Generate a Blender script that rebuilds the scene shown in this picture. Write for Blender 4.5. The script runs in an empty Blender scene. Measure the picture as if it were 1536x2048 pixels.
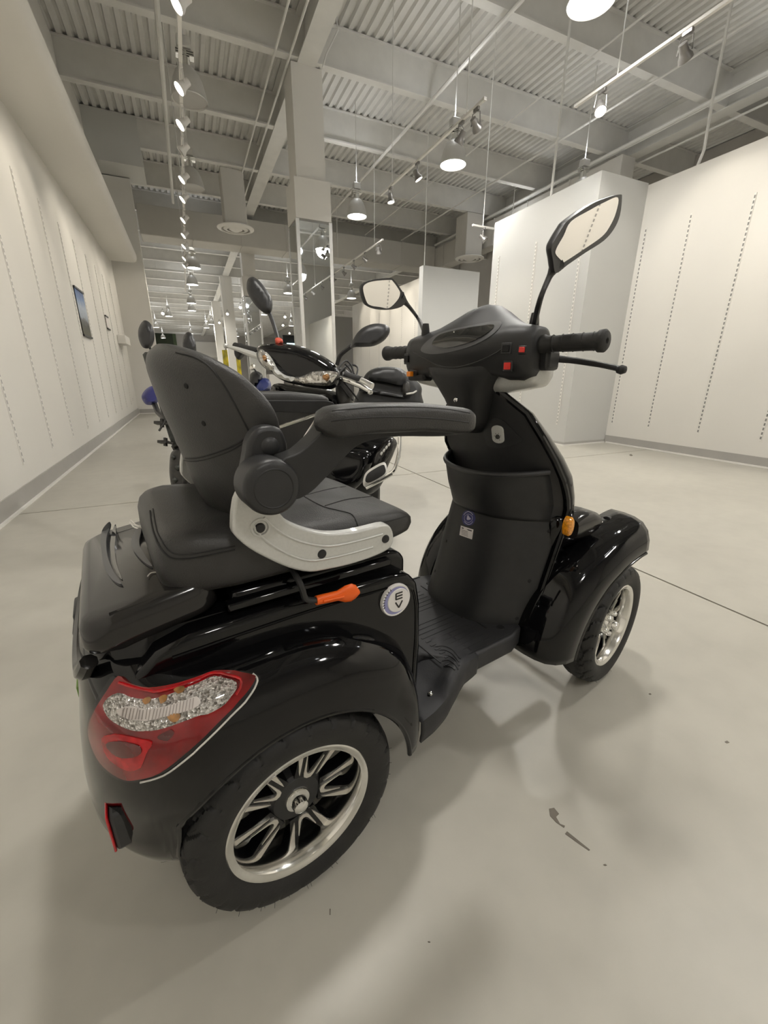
import bpy, bmesh, math, random
from math import sin, cos, pi, radians, sqrt, atan2, hypot
from mathutils import Vector, Matrix
from mathutils.bvhtree import BVHTree
from mathutils.geometry import delaunay_2d_cdt

random.seed(7)
SC = bpy.context.scene
COL = SC.collection

# ------------------------------------------------------------------ camera
F = 821.3                       # focal length in pixels of the 1536 x 2048 frame
H = 0.98                        # camera height
YAW, PITCH, ROLL = 0.4276, 0.3210, -0.0039
_f = Vector((sin(YAW)*cos(PITCH), cos(YAW)*cos(PITCH), -sin(PITCH)))
_r = Vector((cos(YAW), -sin(YAW), 0))
_d = _f.cross(_r)
CR = cos(ROLL)*_r + sin(ROLL)*_d
CD_ = -sin(ROLL)*_r + cos(ROLL)*_d
CF = _f
CAM = Vector((0, 0, H))
cam_data = bpy.data.cameras.new('camera')
cam = bpy.data.objects.new('camera', cam_data)
COL.objects.link(cam)
up_ = -CD_
cam.matrix_world = Matrix(((CR.x, up_.x, -CF.x, 0), (CR.y, up_.y, -CF.y, 0), (CR.z, up_.z, -CF.z, H), (0, 0, 0, 1)))
cam_data.sensor_fit = 'VERTICAL'
cam_data.sensor_height = 24.0
cam_data.lens = F*24.0/2048.0
cam_data.clip_start = 0.02
cam_data.clip_end = 200
SC.camera = cam

# ------------------------------------------------------------------ world and view
w = bpy.data.worlds.new('world'); SC.world = w
w.use_nodes = True
w.node_tree.nodes['Background'].inputs[0].default_value = (0.9, 0.92, 1.0, 1)
w.node_tree.nodes['Background'].inputs[1].default_value = 0.05
SC.view_settings.view_transform = 'Standard'
SC.view_settings.look = 'None'
SC.view_settings.exposure = 0.52
SC.view_settings.gamma = 1.0
SC.view_settings.use_curve_mapping = False

# pixel of the photograph -> direction; world point at a plane or at a depth
def ray(u, v):
    return CR*((u-768)/F) + CD_*((v-1024)/F) + CF
def WX(u, v, X): r = ray(u, v); return CAM + r*(X/r.x)
def WY(u, v, Y): r = ray(u, v); return CAM + r*(Y/r.y)
def WZ(u, v, Z): r = ray(u, v); return CAM + r*((Z-H)/r.z)
def WD(u, v, d): return CAM + ray(u, v)*d

# ------------------------------------------------------------------ materials
MATS = {}
def mat(name, col, rough=0.5, metal=0.0, spec=0.5, coat=0.0, noise=None, bump=None, emit=None, alpha=None, trans=None):
    """noise = (scale, amount, detail): mottling of the colour; bump = (scale, strength)"""
    m = bpy.data.materials.new(name); m.use_nodes = True
    nt = m.node_tree; b = nt.nodes['Principled BSDF']
    c4 = (*col, 1)
    b.inputs['Base Color'].default_value = c4
    b.inputs['Roughness'].default_value = rough
    b.inputs['Metallic'].default_value = metal
    b.inputs['Specular IOR Level'].default_value = spec
    b.inputs['Coat Weight'].default_value = coat
    b.inputs['Coat Roughness'].default_value = 0.04
    tc = nt.nodes.new('ShaderNodeTexCoord')
    if noise:
        n = nt.nodes.new('ShaderNodeTexNoise'); n.inputs['Scale'].default_value = noise[0]
        n.inputs['Detail'].default_value = noise[2] if len(noise) > 2 else 4
        nt.links.new(tc.outputs['Object'], n.inputs['Vector'])
        r = nt.nodes.new('ShaderNodeValToRGB')
        a = noise[1]
        r.color_ramp.elements[0].position = 0.3; r.color_ramp.elements[1].position = 0.7
        r.color_ramp.elements[0].color = (col[0]*(1-a), col[1]*(1-a), col[2]*(1-a), 1)
        r.color_ramp.elements[1].color = (min(1, col[0]*(1+a)), min(1, col[1]*(1+a)), min(1, col[2]*(1+a)), 1)
        nt.links.new(n.outputs['Fac'], r.inputs['Fac'])
        nt.links.new(r.outputs['Color'], b.inputs['Base Color'])
    if bump:
        n2 = nt.nodes.new('ShaderNodeTexNoise'); n2.inputs['Scale'].default_value = bump[0]
        n2.inputs['Detail'].default_value = 3
        nt.links.new(tc.outputs['Object'], n2.inputs['Vector'])
        bp = nt.nodes.new('ShaderNodeBump'); bp.inputs['Strength'].default_value = bump[1]
        bp.inputs['Distance'].default_value = 0.002
        nt.links.new(n2.outputs['Fac'], bp.inputs['Height'])
        nt.links.new(bp.outputs['Normal'], b.inputs['Normal'])
    if emit:
        b.inputs['Emission Color'].default_value = (*emit[0], 1)
        b.inputs['Emission Strength'].default_value = emit[1]
    if trans:
        b.inputs['Transmission Weight'].default_value = trans
    MATS[name] = m
    return m

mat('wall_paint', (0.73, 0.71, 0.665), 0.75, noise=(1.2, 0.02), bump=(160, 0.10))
mat('wall_bay_shaded', (0.56, 0.56, 0.54), 0.7, noise=(1.2, 0.02), bump=(160, 0.10))  # wall paint darkened: dimmer light on bay and partition put into the colour
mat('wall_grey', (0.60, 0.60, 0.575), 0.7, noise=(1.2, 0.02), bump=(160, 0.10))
mat('ceiling_paint', (0.70, 0.69, 0.66), 0.75, noise=(3, 0.05))
mat('steel_paint', (0.71, 0.70, 0.665), 0.6, noise=(4, 0.04))
mat('duct_paint', (0.60, 0.58, 0.535), 0.6, noise=(2, 0.03))
mat('baseboard', (0.40, 0.385, 0.36), 0.5, noise=(6, 0.03))
mat('white_strip', (0.78, 0.76, 0.72), 0.5, noise=(8, 0.02))
mat('slot_dark', (0.22, 0.215, 0.205), 0.7, noise=(20, 0.1))
mat('slot_soft', (0.42, 0.41, 0.39), 0.7, noise=(20, 0.1))
mat('joint_dark', (0.16, 0.14, 0.115), 0.8, noise=(9, 0.2))
mat('mirror', (0.80, 0.82, 0.82), 0.015, metal=1.0, noise=(2, 0.01))
mat('mirror_warm', (0.92, 0.90, 0.87), 0.02, metal=1.0, noise=(2, 0.01))
mat('alu', (0.72, 0.71, 0.68), 0.35, metal=0.6, noise=(30, 0.03))
mat('lamp_shade', (0.56, 0.55, 0.52), 0.45, metal=0.25, noise=(12, 0.03))
mat('lamp_lens', (1, 1, 1), 0.4, emit=((1.0, 0.97, 0.92), 9.0), noise=(3, 0.01))
mat('lamp_off', (0.42, 0.41, 0.39), 0.5, noise=(6, 0.03))
mat('spot_lens', (1, 1, 1), 0.4, emit=((1.0, 0.92, 0.78), 14.0), noise=(3, 0.01))
mat('spot_body', (0.30, 0.29, 0.28), 0.35, metal=0.7, noise=(20, 0.05))
mat('spot_white', (0.75, 0.73, 0.70), 0.4, noise=(20, 0.03))
mat('gloss_black', (0.004, 0.004, 0.0045), 0.06, spec=0.42, coat=0.0, noise=(3, 0.1))
mat('gloss_soft', (0.014, 0.013, 0.0125), 0.15, spec=0.5, coat=0.15, noise=(3, 0.1))
mat('matte_black', (0.017, 0.017, 0.0175), 0.48, noise=(40, 0.12), bump=(900, 0.15))
mat('soft_black', (0.024, 0.024, 0.025), 0.40, noise=(40, 0.12), bump=(700, 0.10))
mat('floor_mat', (0.022, 0.022, 0.024), 0.55, noise=(40, 0.12), bump=(500, 0.2))
mat('leather', (0.033, 0.032, 0.031), 0.42, noise=(25, 0.15), bump=(420, 0.35))
mat('seam', (0.012, 0.012, 0.012), 0.6, noise=(50, 0.1))
mat('rubber', (0.016, 0.0155, 0.015), 0.62, noise=(30, 0.2), bump=(300, 0.2))
mat('hole', (0.004, 0.004, 0.004), 0.7, noise=(30, 0.1))
mat('silver_paint', (0.60, 0.60, 0.575), 0.36, metal=0.25, noise=(200, 0.04), coat=0.3)
mat('chrome', (0.80, 0.80, 0.78), 0.09, metal=1.0, noise=(5, 0.02))
mat('rim_alloy', (0.80, 0.79, 0.76), 0.16, metal=1.0, noise=(90, 0.03))
mat('spoke_face', (0.74, 0.71, 0.65), 0.34, metal=0.85, noise=(150, 0.05))
mat('orange', (0.90, 0.13, 0.008), 0.38, noise=(12, 0.04), bump=(200, 0.1))
mat('orange_button', (0.95, 0.28, 0.01), 0.35, noise=(12, 0.03))
mat('red_button', (0.75, 0.035, 0.025), 0.35, noise=(12, 0.04))
mat('amber', (0.70, 0.27, 0.012), 0.2, coat=0.6, noise=(220, 0.35))
mat('lens_red', (0.22, 0.003, 0.005), 0.08, coat=0.7, noise=(14, 0.55))
mat('lens_red_bright', (0.46, 0.006, 0.010), 0.12, coat=0.5, noise=(60, 0.4))
mat('rib_grey', (0.30, 0.26, 0.24), 0.3, noise=(60, 0.1))
mat('lens_striped', (0.60, 0.55, 0.52), 0.25, coat=0.6, noise=(30, 0.1))
mat('lens_dark_red', (0.10, 0.004, 0.004), 0.08, coat=1.0, noise=(22, 0.5))
mat('lens_clear', (0.62, 0.58, 0.54), 0.14, metal=0.55, coat=0.8, noise=(75, 0.35))
mat('lens_amber', (0.33, 0.16, 0.05), 0.15, metal=0.4, coat=0.8, noise=(90, 0.4))
mat('headlamp_clear', (0.66, 0.63, 0.58), 0.12, metal=0.7, coat=0.8, noise=(26, 0.45))
mat('badge_white', (0.80, 0.78, 0.76), 0.3, coat=0.5, noise=(10, 0.02))
mat('badge_blue', (0.28, 0.28, 0.52), 0.3, coat=0.5, noise=(40, 0.1))
mat('badge_dark', (0.020, 0.018, 0.018), 0.4, noise=(40, 0.1))
mat('sticker_blue', (0.022, 0.024, 0.14), 0.35, noise=(30, 0.1))
mat('sticker_lilac', (0.42, 0.40, 0.52), 0.4, noise=(60, 0.15))
mat('paper', (0.72, 0.68, 0.66), 0.6, noise=(20, 0.03))
mat('print_grey', (0.22, 0.20, 0.19), 0.7, noise=(60, 0.2))
mat('glass_black', (0.004, 0.004, 0.004), 0.04, coat=1.0, noise=(5, 0.1))
mat('grey_trim', (0.085, 0.085, 0.088), 0.35, noise=(20, 0.05))
mat('green_plate', (0.16, 0.27, 0.06), 0.4, noise=(15, 0.1))
mat('blue_plastic', (0.025, 0.028, 0.17), 0.45, noise=(15, 0.1))
mat('blue_paint', (0.022, 0.040, 0.20), 0.25, coat=0.5, noise=(15, 0.1))
mat('red_tag', (0.62, 0.09, 0.05), 0.5, noise=(20, 0.1))
mat('dark_panel', (0.035, 0.038, 0.033), 0.5, noise=(20, 0.15))
mat('dark_metal', (0.05, 0.048, 0.045), 0.4, metal=0.5, noise=(40, 0.2))
mat('string', (0.68, 0.65, 0.60), 0.6, noise=(40, 0.1))
mat('screen_lit', (0.02, 0.02, 0.02), 0.2, emit=((0.55, 0.85, 0.85), 1.6), noise=(9, 0.1))
mat('wood', (0.30, 0.17, 0.075), 0.5, noise=(18, 0.25))
mat('shop_green', (0.075, 0.11, 0.05), 0.6, noise=(1.5, 0.1))
mat('shop_dark_green', (0.030, 0.042, 0.020), 0.6, noise=(1.5, 0.1))
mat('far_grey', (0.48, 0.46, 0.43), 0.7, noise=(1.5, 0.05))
mat('dark_wall', (0.30, 0.295, 0.28), 0.7, noise=(1.5, 0.05))

def leafy(name, c1, c2, c3, scale):
    m = bpy.data.materials.new(name); m.use_nodes = True
    nt = m.node_tree; b = nt.nodes['Principled BSDF']; b.inputs['Roughness'].default_value = 0.5
    tc = nt.nodes.new('ShaderNodeTexCoord'); n = nt.nodes.new('ShaderNodeTexVoronoi'); n.inputs['Scale'].default_value = scale
    nt.links.new(tc.outputs['Object'], n.inputs['Vector'])
    r = nt.nodes.new('ShaderNodeValToRGB')
    r.color_ramp.elements[0].color = (*c1, 1); r.color_ramp.elements[1].color = (*c3, 1)
    e = r.color_ramp.elements.new(0.35); e.color = (*c2, 1)
    nt.links.new(n.outputs['Distance'], r.inputs['Fac']); nt.links.new(r.outputs['Color'], b.inputs['Base Color'])
    MATS[name] = m
def facet_material(name, c1, c2, scale, rough, metal):
    # moulded lens facets: voronoi bump, their sparkle put into the cell tones
    m = bpy.data.materials.new(name); m.use_nodes = True
    nt = m.node_tree; b = nt.nodes['Principled BSDF']
    b.inputs['Roughness'].default_value = rough; b.inputs['Metallic'].default_value = metal; b.inputs['Coat Weight'].default_value = 0.6
    tc = nt.nodes.new('ShaderNodeTexCoord'); v = nt.nodes.new('ShaderNodeTexVoronoi'); v.inputs['Scale'].default_value = scale
    nt.links.new(tc.outputs['Object'], v.inputs['Vector'])
    sp = nt.nodes.new('ShaderNodeSeparateColor'); nt.links.new(v.outputs['Color'], sp.inputs[0])
    r = nt.nodes.new('ShaderNodeValToRGB'); r.color_ramp.elements[0].color = (*c1, 1); r.color_ramp.elements[1].color = (*c2, 1)
    nt.links.new(sp.outputs[0], r.inputs['Fac']); nt.links.new(r.outputs['Color'], b.inputs['Base Color'])
    bp = nt.nodes.new('ShaderNodeBump'); bp.inputs['Strength'].default_value = 0.9; bp.inputs['Distance'].default_value = 0.004
    nt.links.new(v.outputs['Distance'], bp.inputs['Height']); nt.links.new(bp.outputs['Normal'], b.inputs['Normal'])
    MATS[name] = m
facet_material('lens_clear', (0.16, 0.14, 0.12), (0.85, 0.82, 0.78), 330, 0.12, 0.5)
facet_material('headlamp_clear', (0.30, 0.28, 0.25), (0.92, 0.90, 0.86), 60, 0.10, 0.8)

leafy('poster_leaves', (0.75, 0.62, 0.02), (0.55, 0.42, 0.01), (0.05, 0.07, 0.01), 3.5)
leafy('poster_green', (0.16, 0.28, 0.04), (0.30, 0.30, 0.03), (0.02, 0.04, 0.01), 4)

def banner_material():
    # printed landscape: blue sky with clouds above, dark skyline and ground below
    m = bpy.data.materials.new('banner_print'); m.use_nodes = True
    nt = m.node_tree; b = nt.nodes['Principled BSDF']; b.inputs['Roughness'].default_value = 0.45
    tc = nt.nodes.new('ShaderNodeTexCoord'); sp = nt.nodes.new('ShaderNodeSeparateXYZ')
    nt.links.new(tc.outputs['Generated'], sp.inputs[0])
    r = nt.nodes.new('ShaderNodeValToRGB')
    cr = r.color_ramp
    cr.elements[0].position = 0.0; cr.elements[0].color = (0.09, 0.085, 0.045, 1)
    cr.elements[1].position = 1.0; cr.elements[1].color = (0.05, 0.09, 0.22, 1)
    for p, c in ((0.22, (0.05, 0.05, 0.035)), (0.34, (0.10, 0.10, 0.10)), (0.42, (0.32, 0.36, 0.42)), (0.62, (0.40, 0.45, 0.52)), (0.8, (0.14, 0.22, 0.40))):
        e = cr.elements.new(p); e.color = (*c, 1)
    n = nt.nodes.new('ShaderNodeTexNoise'); n.inputs['Scale'].default_value = 7; n.inputs['Detail'].default_value = 5
    nt.links.new(tc.outputs['Generated'], n.inputs['Vector'])
    ad = nt.nodes.new('ShaderNodeMath'); ad.operation = 'MULTIPLY_ADD'; ad.inputs[1].default_value = 0.3; ad.inputs[2].default_value = -0.15
    nt.links.new(n.outputs['Fac'], ad.inputs[0])
    a2 = nt.nodes.new('ShaderNodeMath'); a2.operation = 'ADD'
    nt.links.new(sp.outputs['Z'], a2.inputs[0]); nt.links.new(ad.outputs[0], a2.inputs[1])
    nt.links.new(a2.outputs[0], r.inputs['Fac']); nt.links.new(r.outputs['Color'], b.inputs['Base Color'])
    MATS['banner_print'] = m
banner_material()

def floor_material():
    m = bpy.data.materials.new('polished_concrete'); m.use_nodes = True
    nt = m.node_tree; b = nt.nodes['Principled BSDF']
    tc = nt.nodes.new('ShaderNodeTexCoord')
    n1 = nt.nodes.new('ShaderNodeTexNoise'); n1.inputs['Scale'].default_value = 1.1; n1.inputs['Detail'].default_value = 6
    n2 = nt.nodes.new('ShaderNodeTexNoise'); n2.inputs['Scale'].default_value = 60; n2.inputs['Detail'].default_value = 3
    n3 = nt.nodes.new('ShaderNodeTexNoise'); n3.inputs['Scale'].default_value = 9; n3.inputs['Detail'].default_value = 8
    for n in (n1, n2, n3): nt.links.new(tc.outputs['Object'], n.inputs['Vector'])
    r = nt.nodes.new('ShaderNodeValToRGB')
    r.color_ramp.elements[0].position = 0.3; r.color_ramp.elements[0].color = (0.435, 0.415, 0.362, 1)
    r.color_ramp.elements[1].position = 0.72; r.color_ramp.elements[1].color = (0.51, 0.488, 0.428, 1)
    nt.links.new(n1.outputs['Fac'], r.inputs['Fac'])
    r2 = nt.nodes.new('ShaderNodeValToRGB')
    r2.color_ramp.elements[0].position = 0.25; r2.color_ramp.elements[0].color = (0.93, 0.93, 0.93, 1)
    r2.color_ramp.elements[1].position = 0.6; r2.color_ramp.elements[1].color = (1, 1, 1, 1)
    nt.links.new(n3.outputs['Fac'], r2.inputs['Fac'])
    mx = nt.nodes.new('ShaderNodeMix'); mx.data_type = 'RGBA'; mx.blend_type = 'MULTIPLY'; mx.inputs[0].default_value = 1.0
    nt.links.new(r.outputs['Color'], mx.inputs[6]); nt.links.new(r2.outputs['Color'], mx.inputs[7])
    nt.links.new(mx.outputs[2], b.inputs['Base Color'])
    rr = nt.nodes.new('ShaderNodeMapRange'); rr.inputs['To Min'].default_value = 0.30; rr.inputs['To Max'].default_value = 0.46
    nt.links.new(n1.outputs['Fac'], rr.inputs['Value']); nt.links.new(rr.outputs[0], b.inputs['Roughness'])
    bp = nt.nodes.new('ShaderNodeBump'); bp.inputs['Strength'].default_value = 0.06; bp.inputs['Distance'].default_value = 0.002
    nt.links.new(n2.outputs['Fac'], bp.inputs['Height']); nt.links.new(bp.outputs['Normal'], b.inputs['Normal'])
    b.inputs['Specular IOR Level'].default_value = 0.4
    MATS['polished_concrete'] = m
floor_material()

# ------------------------------------------------------------------ mesh building
class MB:
    """collects shapes, build() links them as one mesh object"""
    def __init__(s): s.v = []; s.f = []
    def add(s, vs, fs):
        o = len(s.v); s.v += [Vector(p) for p in vs]; s.f += [tuple(i+o for i in f) for f in fs]; return s
    def box(s, a, b):
        (x0, y0, z0), (x1, y1, z1) = a, b
        return s.add([(x0,y0,z0),(x1,y0,z0),(x1,y1,z0),(x0,y1,z0),(x0,y0,z1),(x1,y0,z1),(x1,y1,z1),(x0,y1,z1)],
                     [(3,2,1,0),(4,5,6,7),(0,1,5,4),(1,2,6,5),(2,3,7,6),(3,0,4,7)])
    def obox(s, c, ax, ay, az):
        c = Vector(c); ax, ay, az = Vector(ax), Vector(ay), Vector(az)
        vs = [c+ax*i+ay*j+az*k for k in (-1, 1) for i, j in ((-1,-1),(1,-1),(1,1),(-1,1))]
        return s.add(vs, [(3,2,1,0),(4,5,6,7),(0,1,5,4),(1,2,6,5),(2,3,7,6),(3,0,4,7)])
    def loft(s, rings, cap=True, closed=True):
        n = len(rings[0]); vs = [p for r in rings for p in r]; fs = []
        for i in range(len(rings)-1):
            for j in range(n if closed else n-1):
                k = (j+1) % n
                fs.append((i*n+j, i*n+k, (i+1)*n+k, (i+1)*n+j))
        if cap and closed:
            fs.append(tuple(range(n-1, -1, -1))); m = (len(rings)-1)*n
            fs.append(tuple(range(m, m+n)))
        return s.add(vs, fs)
    def tube(s, path, r, n=8, cap=True):
        path = [Vector(p) for p in path]
        rs = r if isinstance(r, (list, tuple)) else [r]*len(path)
        rings = []; prev = None
        for i, p in enumerate(path):
            t = (path[min(i+1, len(path)-1)] - path[max(i-1, 0)]).normalized()
            if prev is None:
                a = t.cross(Vector((0, 0, 1)))
                if a.length < 1e-3: a = t.cross(Vector((1, 0, 0)))
                a.normalize()
            else:
                a = (prev - t*prev.dot(t)).normalized()
            b = t.cross(a); prev = a
            rings.append([p + (a*cos(2*pi*k/n) + b*sin(2*pi*k/n))*rs[i] for k in range(n)])
        return s.loft(rings, cap)
    def cyl(s, a, b, r, n=16, r2=None): return s.tube([a, b], [r, r if r2 is None else r2], n)
    def lathe(s, prof, c, axis, n=32, closed=False, ref=None):
        """prof: list of (radius, offset along axis)"""
        c = Vector(c); ax = Vector(axis).normalized()
        a = Vector(ref) if ref else ax.orthogonal()
        a = (a - ax*a.dot(ax)).normalized(); b = ax.cross(a)
        rings = [[c + ax*h + (a*cos(2*pi*k/n) + b*sin(2*pi*k/n))*r for k in range(n)] for r, h in prof]
        if closed: rings.append(rings[0])
        return s.loft(rings, cap=not closed)
    def prism(s, poly, ext):
        """poly: 3D points of a flat outline, ext: extrusion vector"""
        e = Vector(ext); p = [Vector(q) for q in poly]; n = len(p)
        fs = [tuple(range(n-1, -1, -1)), tuple(range(n, 2*n))] + [(i, (i+1) % n, n+(i+1) % n, n+i) for i in range(n)]
        return s.add(p + [q+e for q in p], fs)
    def grid(s, rows, close=False):
        n = len(rows[0]); vs = [p for r in rows for p in r]
        fs = [(i*n+j, i*n+j+1, (i+1)*n+j+1, (i+1)*n+j) for i in range(len(rows)-1) for j in range(n-1)]
        return s.add(vs, fs)
    def mirror_y(s):
        o = len(s.v); s.v += [Vector((p.x, -p.y, p.z)) for p in s.v]
        s.f += [tuple(i+o for i in reversed(f)) for f in s.f]; return s
    def build(s, name, m, parent=None, smooth=True, bevel=0, seg=2, angle=35, subsurf=0, solid=0, tf=None, out=None):
        me = bpy.data.meshes.new(name)
        vs = [tf(p) for p in s.v] if tf else s.v
        me.from_pydata([tuple(p) for p in vs], [], s.f)
        bm = bmesh.new(); bm.from_mesh(me); bmesh.ops.remove_doubles(bm, verts=bm.verts, dist=1e-6)
        bmesh.ops.recalc_face_normals(bm, faces=bm.faces)
        if out is not None:
            # open sheets: make the normals look along 'out' (a direction, or away from the point out[1])
            bm.faces.ensure_lookup_table()
            tot = 0.0
            for f in bm.faces:
                f.normal_update()
                d = (f.calc_center_median()-Vector(out[1])) if isinstance(out, tuple) else Vector(out)
                tot += f.normal.dot(d)*f.calc_area()
            if tot < 0: bmesh.ops.reverse_faces(bm, faces=bm.faces)
        bm.to_mesh(me); bm.free()
        return place(name, me, m, parent, smooth, bevel, seg, angle, subsurf, solid)
    def bvh(s):
        return BVHTree.FromPolygons([tuple(p) for p in s.v], s.f)

def place(name, me, m, parent=None, smooth=True, bevel=0, seg=2, angle=35, subsurf=0, solid=0):
    me.materials.clear(); me.materials.append(MATS[m])
    o = bpy.data.objects.new(name, me); COL.objects.link(o)
    if smooth:
        me.polygons.foreach_set('use_smooth', [True]*len(me.polygons))
    if solid:
        md = o.modifiers.new('solid', 'SOLIDIFY'); md.thickness = solid; md.offset = -1
    if bevel:
        md = o.modifiers.new('bevel', 'BEVEL'); md.width = bevel; md.segments = seg; md.limit_method = 'ANGLE'; md.angle_limit = radians(30)
        md.harden_normals = False
    if subsurf:
        md = o.modifiers.new('sub', 'SUBSURF'); md.levels = subsurf; md.render_levels = subsurf
    if smooth:
        me.update()
        try: me.set_sharp_from_angle(angle=radians(angle))
        except Exception: pass
    if parent: o.parent = parent
    return o

def thing(name, label, cat, loc=(0, 0, 0), rot=0.0, group=None):
    o = bpy.data.objects.new(name, None); COL.objects.link(o)
    o.empty_display_size = 0.1
    o.location = loc; o.rotation_euler = (0, 0, rot)
    return tag(o, label, cat, group)
def tag(o, label, cat, group=None):
    o['label'] = label; o['category'] = cat
    if group: o['group'] = group
    return o
def struct(o): o['kind'] = 'structure'; return o
def copy_tree(o, parent=None):
    c = o.copy(); COL.objects.link(c); c.parent = parent
    for ch in o.children: copy_tree(ch, c)
    return c
ORD = ['first', 'second', 'third', 'fourth', 'fifth', 'sixth', 'seventh', 'eighth', 'ninth', 'tenth', 'eleventh', 'twelfth']

def lamp_spot(name, loc, target, energy, size, color, blend=0.5, radius=0.05, parent=None):
    d = bpy.data.lights.new(name, 'SPOT'); d.energy = energy; d.spot_size = size; d.spot_blend = blend
    d.color = color; d.shadow_soft_size = radius
    o = bpy.data.objects.new(name, d); COL.objects.link(o)
    o.location = loc
    o.rotation_euler = (Vector(target)-Vector(loc)).to_track_quat('-Z', 'Y').to_euler()
    if parent: o.parent = parent
    return o
# ================================================================== THE ROOM
ZT = 3.37          # top of the partition walls
ZJ = 5.60          # underside of the joists
ZDK = 6.15         # roof deck
XL, XR = -1.29, 5.82
WARM = (1.0, 0.91, 0.77)
NEUT = (1.0, 0.965, 0.905)

# ---- floor: slabs with sawn joints
fl = MB().box((-6, -6, -0.12), (13, 62, -0.008)).build('floor', 'joint_dark', smooth=False); struct(fl)
xs = [-6, -1.64, 2.06, 5.76, 9.46, 13]; ys = [-6, -3.75, 3.72, 11.2, 18.7, 26.2, 33.7, 41.2, 48.7, 62]
g = 0.0065
for i in range(len(xs)-1):
    for j in range(len(ys)-1):
        MB().box((xs[i]+g, ys[j]+g, -0.008), (xs[i+1]-g, ys[j+1]-g, 0)).build('floor_slab', 'polished_concrete', fl, smooth=False)

# ---- roof deck with ribs along the room, joists across, girders
deck = MB()
per, dep = 0.15, 0.045
x = -6.0; row = []
while x < 13.0:
    for dx, dz in ((0, 0), (0.055, 0), (0.075, dep), (0.13, dep)):
        row.append((x+dx, dz))
    x += per
deck.grid([[Vector((a, Y, ZDK+b)) for a, b in row] for Y in (-6, 62)])
dk = deck.build('ceiling', 'ceiling_paint', smooth=False, solid=0.01); struct(dk)
JY = [6.03+2.02*k for k in range(-5, 28)]
jm = None
for Y in JY:
    if jm is None:
        b = MB().box((-6, -0.012, ZJ+0.02), (13, 0.012, ZDK-0.02)).box((-6, -0.07, ZJ), (13, 0.07, ZJ+0.022)).box((-6, -0.07, ZDK-0.03), (13, 0.07, ZDK-0.012))
        o = b.build('joist', 'steel_paint', dk, smooth=False); jm = o
    else:
        o = jm.copy(); COL.objects.link(o); o.parent = dk
    o.location = (0, Y, 0)
for X in (2.31, 9.6):
    b = MB().box((X-0.145, -6, ZJ-0.02), (X+0.145, 62, ZJ)).box((X-0.012, -6, ZJ), (X+0.012, 62, ZDK)).box((X-0.145, -6, ZDK-0.04), (X+0.145, 62, ZDK-0.015))
    b.build('girder', 'steel_paint', dk, smooth=False)

# ---- walls
def wall(name, a, b, m='wall_paint'): return struct(MB().box(a, b).build(name, m, smooth=False))
wall('wall_left', (XL-0.15, -6, 0), (XL, 12.7, 6.12))
wall('wall_left_return', (XL, 12.7, 0), (-0.63, 12.9, 5.22))
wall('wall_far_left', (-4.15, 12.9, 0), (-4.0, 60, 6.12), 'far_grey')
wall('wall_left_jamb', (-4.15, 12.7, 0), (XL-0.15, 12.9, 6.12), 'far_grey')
wall('wall_right', (XR, -6, 0), (XR+0.15, 4.5, ZT-0.01))
wall('wall_bay', (4.95, 4.45, 0), (XR-0.002, 6.48, ZT+0.01), 'wall_bay_shaded')
wall('wall_back', (-1.29, -6, 0), (12, -5.85, 6.12))
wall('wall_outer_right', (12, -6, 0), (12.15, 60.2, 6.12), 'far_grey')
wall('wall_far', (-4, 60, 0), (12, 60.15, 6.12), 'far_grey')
wall('wall_centre_partition', (5.24, 9.38, 0), (6.82, 9.56, ZT+0.01), 'wall_bay_shaded')
wall('wall_inner', (5.80, 10.3, 0), (5.95, 15.6, ZT+0.01))
wall('wall_inner_cross', (4.6, 16.1, 0), (8.2, 16.25, ZT-0.3), 'dark_wall')
# soffit over the left wall, rounded outer edge
sof = MB()
pr = [(XL, 3.47), (-0.86, 3.47), (-0.80, 3.475), (-0.755, 3.50), (-0.735, 3.55), (-0.73, 3.62), (XL, 3.62)]
sof.prism([(a, -6, b) for a, b in pr], (0, 18.45, 0))
struct(sof.build('trim_1', 'wall_paint', smooth=True, angle=50))
# boxed duct above the left return
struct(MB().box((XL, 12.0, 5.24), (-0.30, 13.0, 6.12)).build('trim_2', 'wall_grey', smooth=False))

# ---- baseboards with a pale bead at the floor
def base(name, a, b, bead_a, bead_b):
    o = struct(MB().box(a, b).build(name, 'baseboard', smooth=False))
    MB().box(bead_a, bead_b).build('shoe_bead', 'white_strip', o, smooth=False)
base('baseboard_left', (XL, -5.8, 0), (XL+0.012, 12.69, 0.145), (XL+0.012, -5.8, 0), (XL+0.030, 12.69, 0.018))
base('baseboard_right', (XR-0.012, -5.8, 0), (XR, 4.44, 0.115), (XR-0.030, -5.8, 0), (XR-0.012, 4.41, 0.018))
base('baseboard_bay', (4.938, 4.438, 0), (5.80, 4.45, 0.05), (4.925, 4.42, 0), (5.79, 4.438, 0.018))
base('baseboard_bay_side', (4.938, 4.452, 0), (4.95, 6.48, 0.05), (4.92, 4.44, 0), (4.938, 6.48, 0.018))
base('baseboard_return', (XL+0.03, 12.688, 0), (-0.63, 12.70, 0.12), (XL+0.03, 12.67, 0), (-0.63, 12.688, 0.018))

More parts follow.
